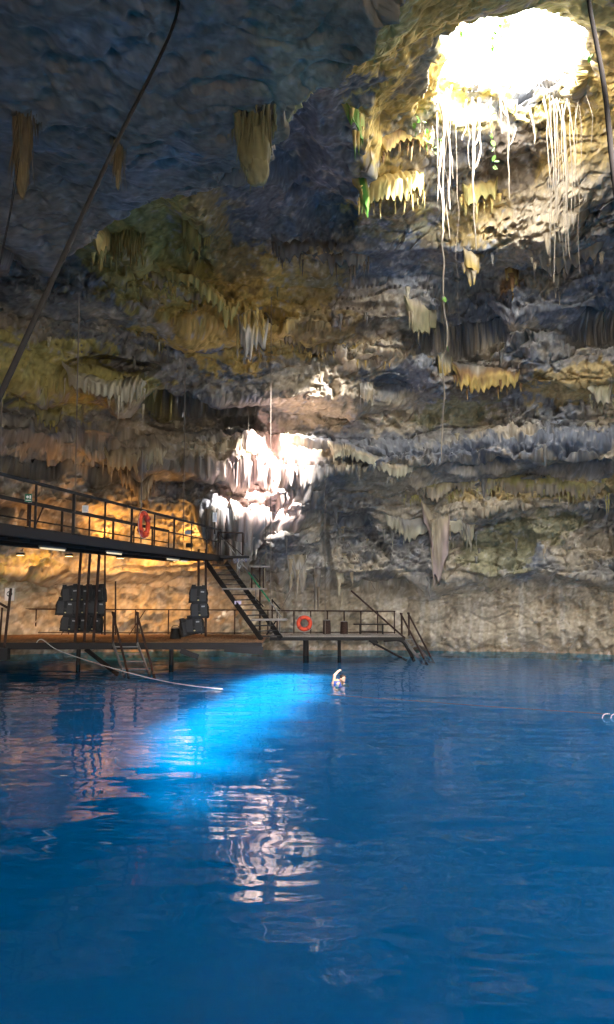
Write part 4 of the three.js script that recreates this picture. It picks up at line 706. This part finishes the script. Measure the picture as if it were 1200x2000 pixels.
// ---------------------------------------------------------------- roots and leaves hanging from the opening
function root(px, y0, y1, r, z, label, { fork = 0, leafy = 0, sway = 0.1, group = 'roots hanging from the opening' } = {}) {
  const a = atDepth(px, y0, z), b = atDepth(px, y1, z), H = a.y - b.y, n = Math.max(6, Math.round(H * 1.6)), s0 = px * 0.61, path = [a.clone().add(V(rr(-0.2, 0.2), 0.9, -0.1))];
  for (let k = 0; k <= n; k++) { const t = k / n; path.push(V(a.x + sway * noise(s0, t * H * 0.5, 1.1) + 0.35 * sway * noise(s0, t * H * 2, 6.1), a.y - H * t, a.z + sway * noise(s0, t * H * 0.5, 4.4))); }
  const c = new THREE.CatmullRomCurve3(path), N = n * 5, g = new THREE.TubeGeometry(c, N, 1, 6), P = g.attributes.position, q = V(0, 0, 0);
  for (let j = 0; j <= N; j++) { c.getPointAt(j / N, q); const rad = 0.72 * r * (1 - 0.55 * j / N) * (1 + 0.5 * noise(s0, j * 0.7, 2.2)) * (j === N ? 0.3 : 1); for (let i = 0; i <= 6; i++) { const k = j * 7 + i; P.setXYZ(k, q.x + (P.getX(k) - q.x) * rad, q.y + (P.getY(k) - q.y) * rad, q.z + (P.getZ(k) - q.z) * rad); } }
  g.computeVertexNormals(); g.translate(-a.x, -a.y, -a.z);
  const t = thing('hanging_root', label, 'root', a, group);
  obj('strand', g, M.root, t);
  for (let k = 0; k < fork; k++) { const f = rr(0.05, 0.5), p = c.getPointAt(f), sgn = rr(-1, 1) > 0 ? 1 : -1; obj('side_strand', tube([p, p.clone().add(V(sgn * 0.12, 0.15, 0.03)), p.clone().add(V(sgn * 0.3, 0.75, 0.05))], r * 0.6, a, 14), M.root, t); }
  for (let k = 0; k < leafy; k++) { const p = c.getPointAt(rr(0.1, 0.98)); obj('leaf', leafGeo.clone().applyMatrix4(new THREE.Matrix4().makeRotationFromEuler(new THREE.Euler(rr(-1.2, 0.2), rr(-2, 2), rr(-0.5, 0.5)))).translate(p.x - a.x, p.y - a.y, p.z - a.z), M.leaf, t); }
  return t;
}
const leafGeo = (() => { const s = new THREE.Shape(); s.moveTo(0, 0); s.bezierCurveTo(0.12, -0.03, 0.13, -0.17, 0, -0.28); s.bezierCurveTo(-0.13, -0.17, -0.12, -0.03, 0, 0); const g = new THREE.ExtrudeGeometry(s, { depth: 0.004, bevelEnabled: false, curveSegments: 5 }), P = g.attributes.position; for (let k = 0; k < P.count; k++) P.setZ(k, P.getZ(k) + 0.6 * P.getX(k) ** 2 + 0.4 * P.getY(k) ** 2); g.computeVertexNormals(); return g; })();
root(860, 200, 905, 0.07, 27.8, 'longest knotted root hanging almost to the middle of the wall', { sway: 0.3, leafy: 4 });
root(866, 215, 415, 0.075, 28.0, 'thick root pair at the left rim of the opening, left strand', { fork: 1 });
root(876, 215, 410, 0.08, 28.1, 'thick root pair at the left rim of the opening, right strand', { fork: 1 });
root(853, 225, 400, 0.05, 28.2, 'root against the rock just left of the long knotted one');
root(890, 260, 640, 0.012, 28.6, 'hair thin root right of the long knotted one', { sway: 0.15 });
root(924, 232, 490, 0.075, 28.7, 'straight forked root with blunt end, third thick one from the left', { fork: 3, sway: 0.12 });
root(936, 232, 300, 0.06, 28.7, 'short crooked root beside the straight forked one', { fork: 1 });
root(905, 235, 275, 0.06, 28.6, 'short root stub between the thick pair and the forked root', { sway: 0.4 });
root(993, 235, 390, 0.055, 28.9, 'lone thin root in the middle below the opening', { fork: 2, sway: 0.12 });
root(962, 230, 335, 0.015, 28.7, 'leafy green vine below the middle of the opening', { leafy: 16, sway: 0.3 });
root(980, 235, 262, 0.06, 28.9, 'short stub at the lower rim, left of the lone thin root');
root(1045, 248, 282, 0.08, 29.1, 'short thick stub at the lower rim of the opening');
[[1068, 520, 0.03], [1073, 470, 0.045], [1078, 552, 0.04], [1083, 480, 0.035], [1088, 430, 0.04], [1094, 455, 0.035], [1100, 500, 0.045], [1106, 510, 0.05], [1111, 430, 0.04], [1116, 450, 0.03], [1123, 540, 0.022], [1138, 400, 0.014], [1157, 292, 0.016]].forEach(([px, y1, r], k) => root(px, 228 + (k % 4) * 6, y1, r, 28.4 - 0.12 * k + (k % 3) * 0.2, `thin root number ${k + 1} from the left in the right hand bundle`.replace(/number (\d+)/, (m, d) => ['first', 'second', 'third', 'fourth', 'fifth', 'sixth', 'seventh', 'eighth', 'ninth', 'tenth', 'eleventh', 'twelfth', 'thirteenth'][d - 1]), { sway: 0.14 }));
[[863, 330, 0.02], [870, 470, 0.012], [882, 350, 0.016], [918, 330, 0.018], [930, 420, 0.016], [1070, 420, 0.014], [1091, 520, 0.012], [1097, 400, 0.02], [1103, 440, 0.014], [1119, 380, 0.012], [1131, 360, 0.012]].forEach(([px, y1, r], k) => root(px, 232, y1, r * 1.6, 28.3 - 0.1 * (k % 5), k < 5 ? `wispy hair root, ${['first', 'second', 'third', 'fourth', 'fifth'][k]} from the left among the left hand roots` : `wispy hair root, ${['first', 'second', 'third', 'fourth', 'fifth', 'sixth'][k - 5]} from the left in the right hand bundle`, { sway: 0.25, group: 'wispy hair roots' }));
// leaves at the rim
function sprig(px, py, z, n, R, label) { const o = atDepth(px, py, z), t = thing('leafy_sprig', label, 'plant', o, 'sprigs at the rim'); obj('stem', tube([V(0, 0.7, 0), V(0.05, 0.3, 0.02), V(0, -R, 0)], 0.012, V(0, 0, 0), 12), M.root, t); for (let k = 0; k < n; k++) obj('leaf', leafGeo.clone().scale(0.8, 0.8, 0.8).applyMatrix4(new THREE.Matrix4().makeRotationFromEuler(new THREE.Euler(rr(-1.2, 0.6), rr(-3, 3), rr(-0.8, 0.8)))).translate(rr(-R, R), rr(-R, R), rr(-R, R) * 0.6), M.leaf, t); }
sprig(980, 52, 23.6, 22, 0.3, 'green sprig at the upper rim of the opening');
sprig(967, 80, 24.4, 8, 0.18, 'small green sprig below the one at the upper rim');
sprig(897, 56, 24.2, 8, 0.2, 'small green sprig at the left corner of the opening');
sprig(1150, 100, 25.0, 10, 0.25, 'green sprig at the right edge of the opening');
sprig(845, 280, 28.2, 14, 0.35, 'green tuft on the rock at the left foot of the opening');
sprig(820, 245, 28.0, 10, 0.3, 'green tuft left of the thick root pair');

// ---------------------------------------------------------------- unseen tree added above the cave, its crown trims the sun shaft
{
  const T = V(16.5, 21.5, -20.5), t = thing('added_shade_tree', 'unseen leafy tree added above the cave to trim the sun shaft', 'tree', T), C = V(16.6, 33.2, -19.9);
  obj('trunk', [tube([T, V(16.7, 26, -20.4), V(16.7, 30, -20.1), C], 0.22, T, 20, 8), ...[[1.5, 0.6, 0.4], [-1.2, 0.8, -0.9], [0.3, 1.4, 1.2], [-0.4, 0.9, 1.4], [1.9, 0.3, 3.9]].map(([x, y, z]) => tube([V(16.7, 30, -20.1), V(16.6 + x * 0.4, 31.5, -20 + z * 0.4), C.clone().add(V(x, y, z))], 0.09, T, 10, 6))], M.root, t);
  const L = []; for (let k = 0; k < 900; k++) { const a = rr(0, 6.283), z = rr(-1, 1), q = 2.3 * Math.cbrt(rnd()), h = Math.sqrt(1 - z * z); L.push(leafGeo.clone().scale(1.7, 1.7, 1.7).applyMatrix4(new THREE.Matrix4().makeRotationFromEuler(new THREE.Euler(rr(-3, 3), rr(-3, 3), rr(-3, 3)))).translate(C.x - T.x + q * h * Math.cos(a), C.y - T.y + q * z * 0.8, C.z - T.z + q * h * Math.sin(a))); }
  for (let k = 0; k < 700; k++) { const a = rr(0, 6.283), z = rr(-1, 1), q = 2.0 * Math.cbrt(rnd()), h = Math.sqrt(1 - z * z); L.push(leafGeo.clone().scale(1.7, 1.7, 1.7).applyMatrix4(new THREE.Matrix4().makeRotationFromEuler(new THREE.Euler(rr(-3, 3), rr(-3, 3), rr(-3, 3)))).translate(1.5 + q * h * Math.cos(a), C.y - T.y + q * z * 0.8, 4.4 + q * h * Math.sin(a))); }
  obj('crown', L, M.leaf, t);
}
// ---------------------------------------------------------------- people in the water
function body(bones, size, cell, k, o) {         // smooth union of tapered capsules, meshed on a grid
  const res = Math.ceil(size / cell), mc = new MarchingCubes(res, M.skin, false, false, 200000); mc.isolation = 0;
  const h = size / 2, f = mc.field; let at = 0;
  for (let z = 0; z < res; z++) for (let y = 0; y < res; y++) for (let x = 0; x < res; x++, at++) {
    const p = [(x / (res / 2) - 1) * h, (y / (res / 2) - 1) * h, (z / (res / 2) - 1) * h]; let d = 1e3;
    for (const [a, b, ra, rb] of bones) { const ab = [b[0] - a[0], b[1] - a[1], b[2] - a[2]], ap = [p[0] - a[0], p[1] - a[1], p[2] - a[2]], t = clamp((ab[0] * ap[0] + ab[1] * ap[1] + ab[2] * ap[2]) / (ab[0] ** 2 + ab[1] ** 2 + ab[2] ** 2 + 1e-9), 0, 1), e = Math.hypot(ap[0] - ab[0] * t, ap[1] - ab[1] * t, ap[2] - ab[2] * t) - lerp(ra, rb, t); d = smin(d, e, k); }
    f[at] = -d;
  }
  mc.update();
  const n = mc.count, P = new Float32Array(mc.positionArray.subarray(0, n * 3)), N = new Float32Array(mc.normalArray.subarray(0, n * 3));
  for (let i = 0; i < P.length; i++) P[i] *= h;
  const g = new THREE.BufferGeometry(); g.setAttribute('position', new THREE.BufferAttribute(P, 3)); g.setAttribute('normal', new THREE.BufferAttribute(N, 3));
  return g;
}
{
  const p = atHeight(662, 1335, 0), t = thing('person', 'swimmer in a blue top with one arm raised beside the bright blue water', 'person', p);
  // axes: x right, y up, z towards the camera; the water surface is y = 0
  const hand = []; for (let k = 0; k < 4; k++) hand.push([[-0.01 + k * 0.012, 0.405 - k * 0.004, 0.02 - k * 0.012], [0.05 + k * 0.012, 0.44 - k * 0.012, 0.0 - k * 0.012], 0.009, 0.007]);
  hand.push([[-0.03, 0.37, 0.03], [0.01, 0.4, 0.06], 0.011, 0.008]);
  const bones = [[[-0.06, -0.12, 0], [-0.04, 0.02, 0], 0.13, 0.12], [[-0.17, 0.0, 0], [0.1, 0.0, 0], 0.07, 0.065], [[-0.17, 0.0, 0], [-0.14, 0.26, 0.06], 0.052, 0.043], [[-0.14, 0.26, 0.06], [-0.03, 0.37, 0.02], 0.042, 0.03], [[-0.03, 0.37, 0.02], [0.01, 0.4, 0.01], 0.032, 0.03], ...hand,
    [[-0.02, 0.06, 0.02], [0.1, 0.13, 0.05], 0.055, 0.05], [[0.12, 0.15, 0.06], [0.13, 0.19, 0.05], 0.082, 0.085], [[0.14, 0.1, 0.1], [0.16, 0.09, 0.11], 0.045, 0.04], [[0.17, 0.145, 0.135], [0.18, 0.13, 0.15], 0.014, 0.012], [[0.05, 0.16, 0.12], [0.045, 0.14, 0.115], 0.016, 0.014], [[0.1, -0.02, 0], [0.3, -0.06, 0.12], 0.05, 0.04]];
  obj('body', body(bones, 1.0, 0.011, 0.02, p), M.skin, t);
  const hair = new THREE.SphereGeometry(0.1, 20, 14), H = hair.attributes.position; for (let k = 0; k < H.count; k++) { const f = 1.02 + 0.12 * noise(H.getX(k) * 16, H.getY(k) * 16, H.getZ(k) * 16); H.setXYZ(k, H.getX(k) * f * 0.97, H.getY(k) * f * 1.02, H.getZ(k) * f); } hair.computeVertexNormals(); hair.translate(0.125, 0.19, 0.032);
  obj('hair', hair, M.hair, t);
  for (const s of [0, 1]) obj('eye', new THREE.SphereGeometry(0.009, 8, 6).translate(0.145 + s * 0.045, 0.165 - s * 0.008, 0.135 - s * 0.012), M.hair, t);
  const top = new THREE.CylinderGeometry(0.135, 0.15, 0.22, 20, 4, true).translate(-0.05, -0.02, 0); top.scale(1, 1, 0.85); obj('swim_top', top, M.blueCloth, t);
}
{
  const p = atHeight(1186, 1403, 0), t = thing('water_splash', 'two small white splash arcs at the right picture edge', 'splash', p);
  for (const dx of [-0.06, 0.14]) { const q = [V(dx - 0.06, -0.01, 0.02), V(dx - 0.03, 0.06, 0), V(dx + 0.03, 0.095, -0.02), V(dx + 0.1, 0.1, -0.03)]; obj('arc', tube(q, 0.011, V(0, 0, 0), 18, 7), M.white, t); obj('droplet', new THREE.SphereGeometry(0.012, 7, 5).translate(dx + 0.12, 0.1, -0.02), M.white, t); }
}
renderer.render(scene, camera);
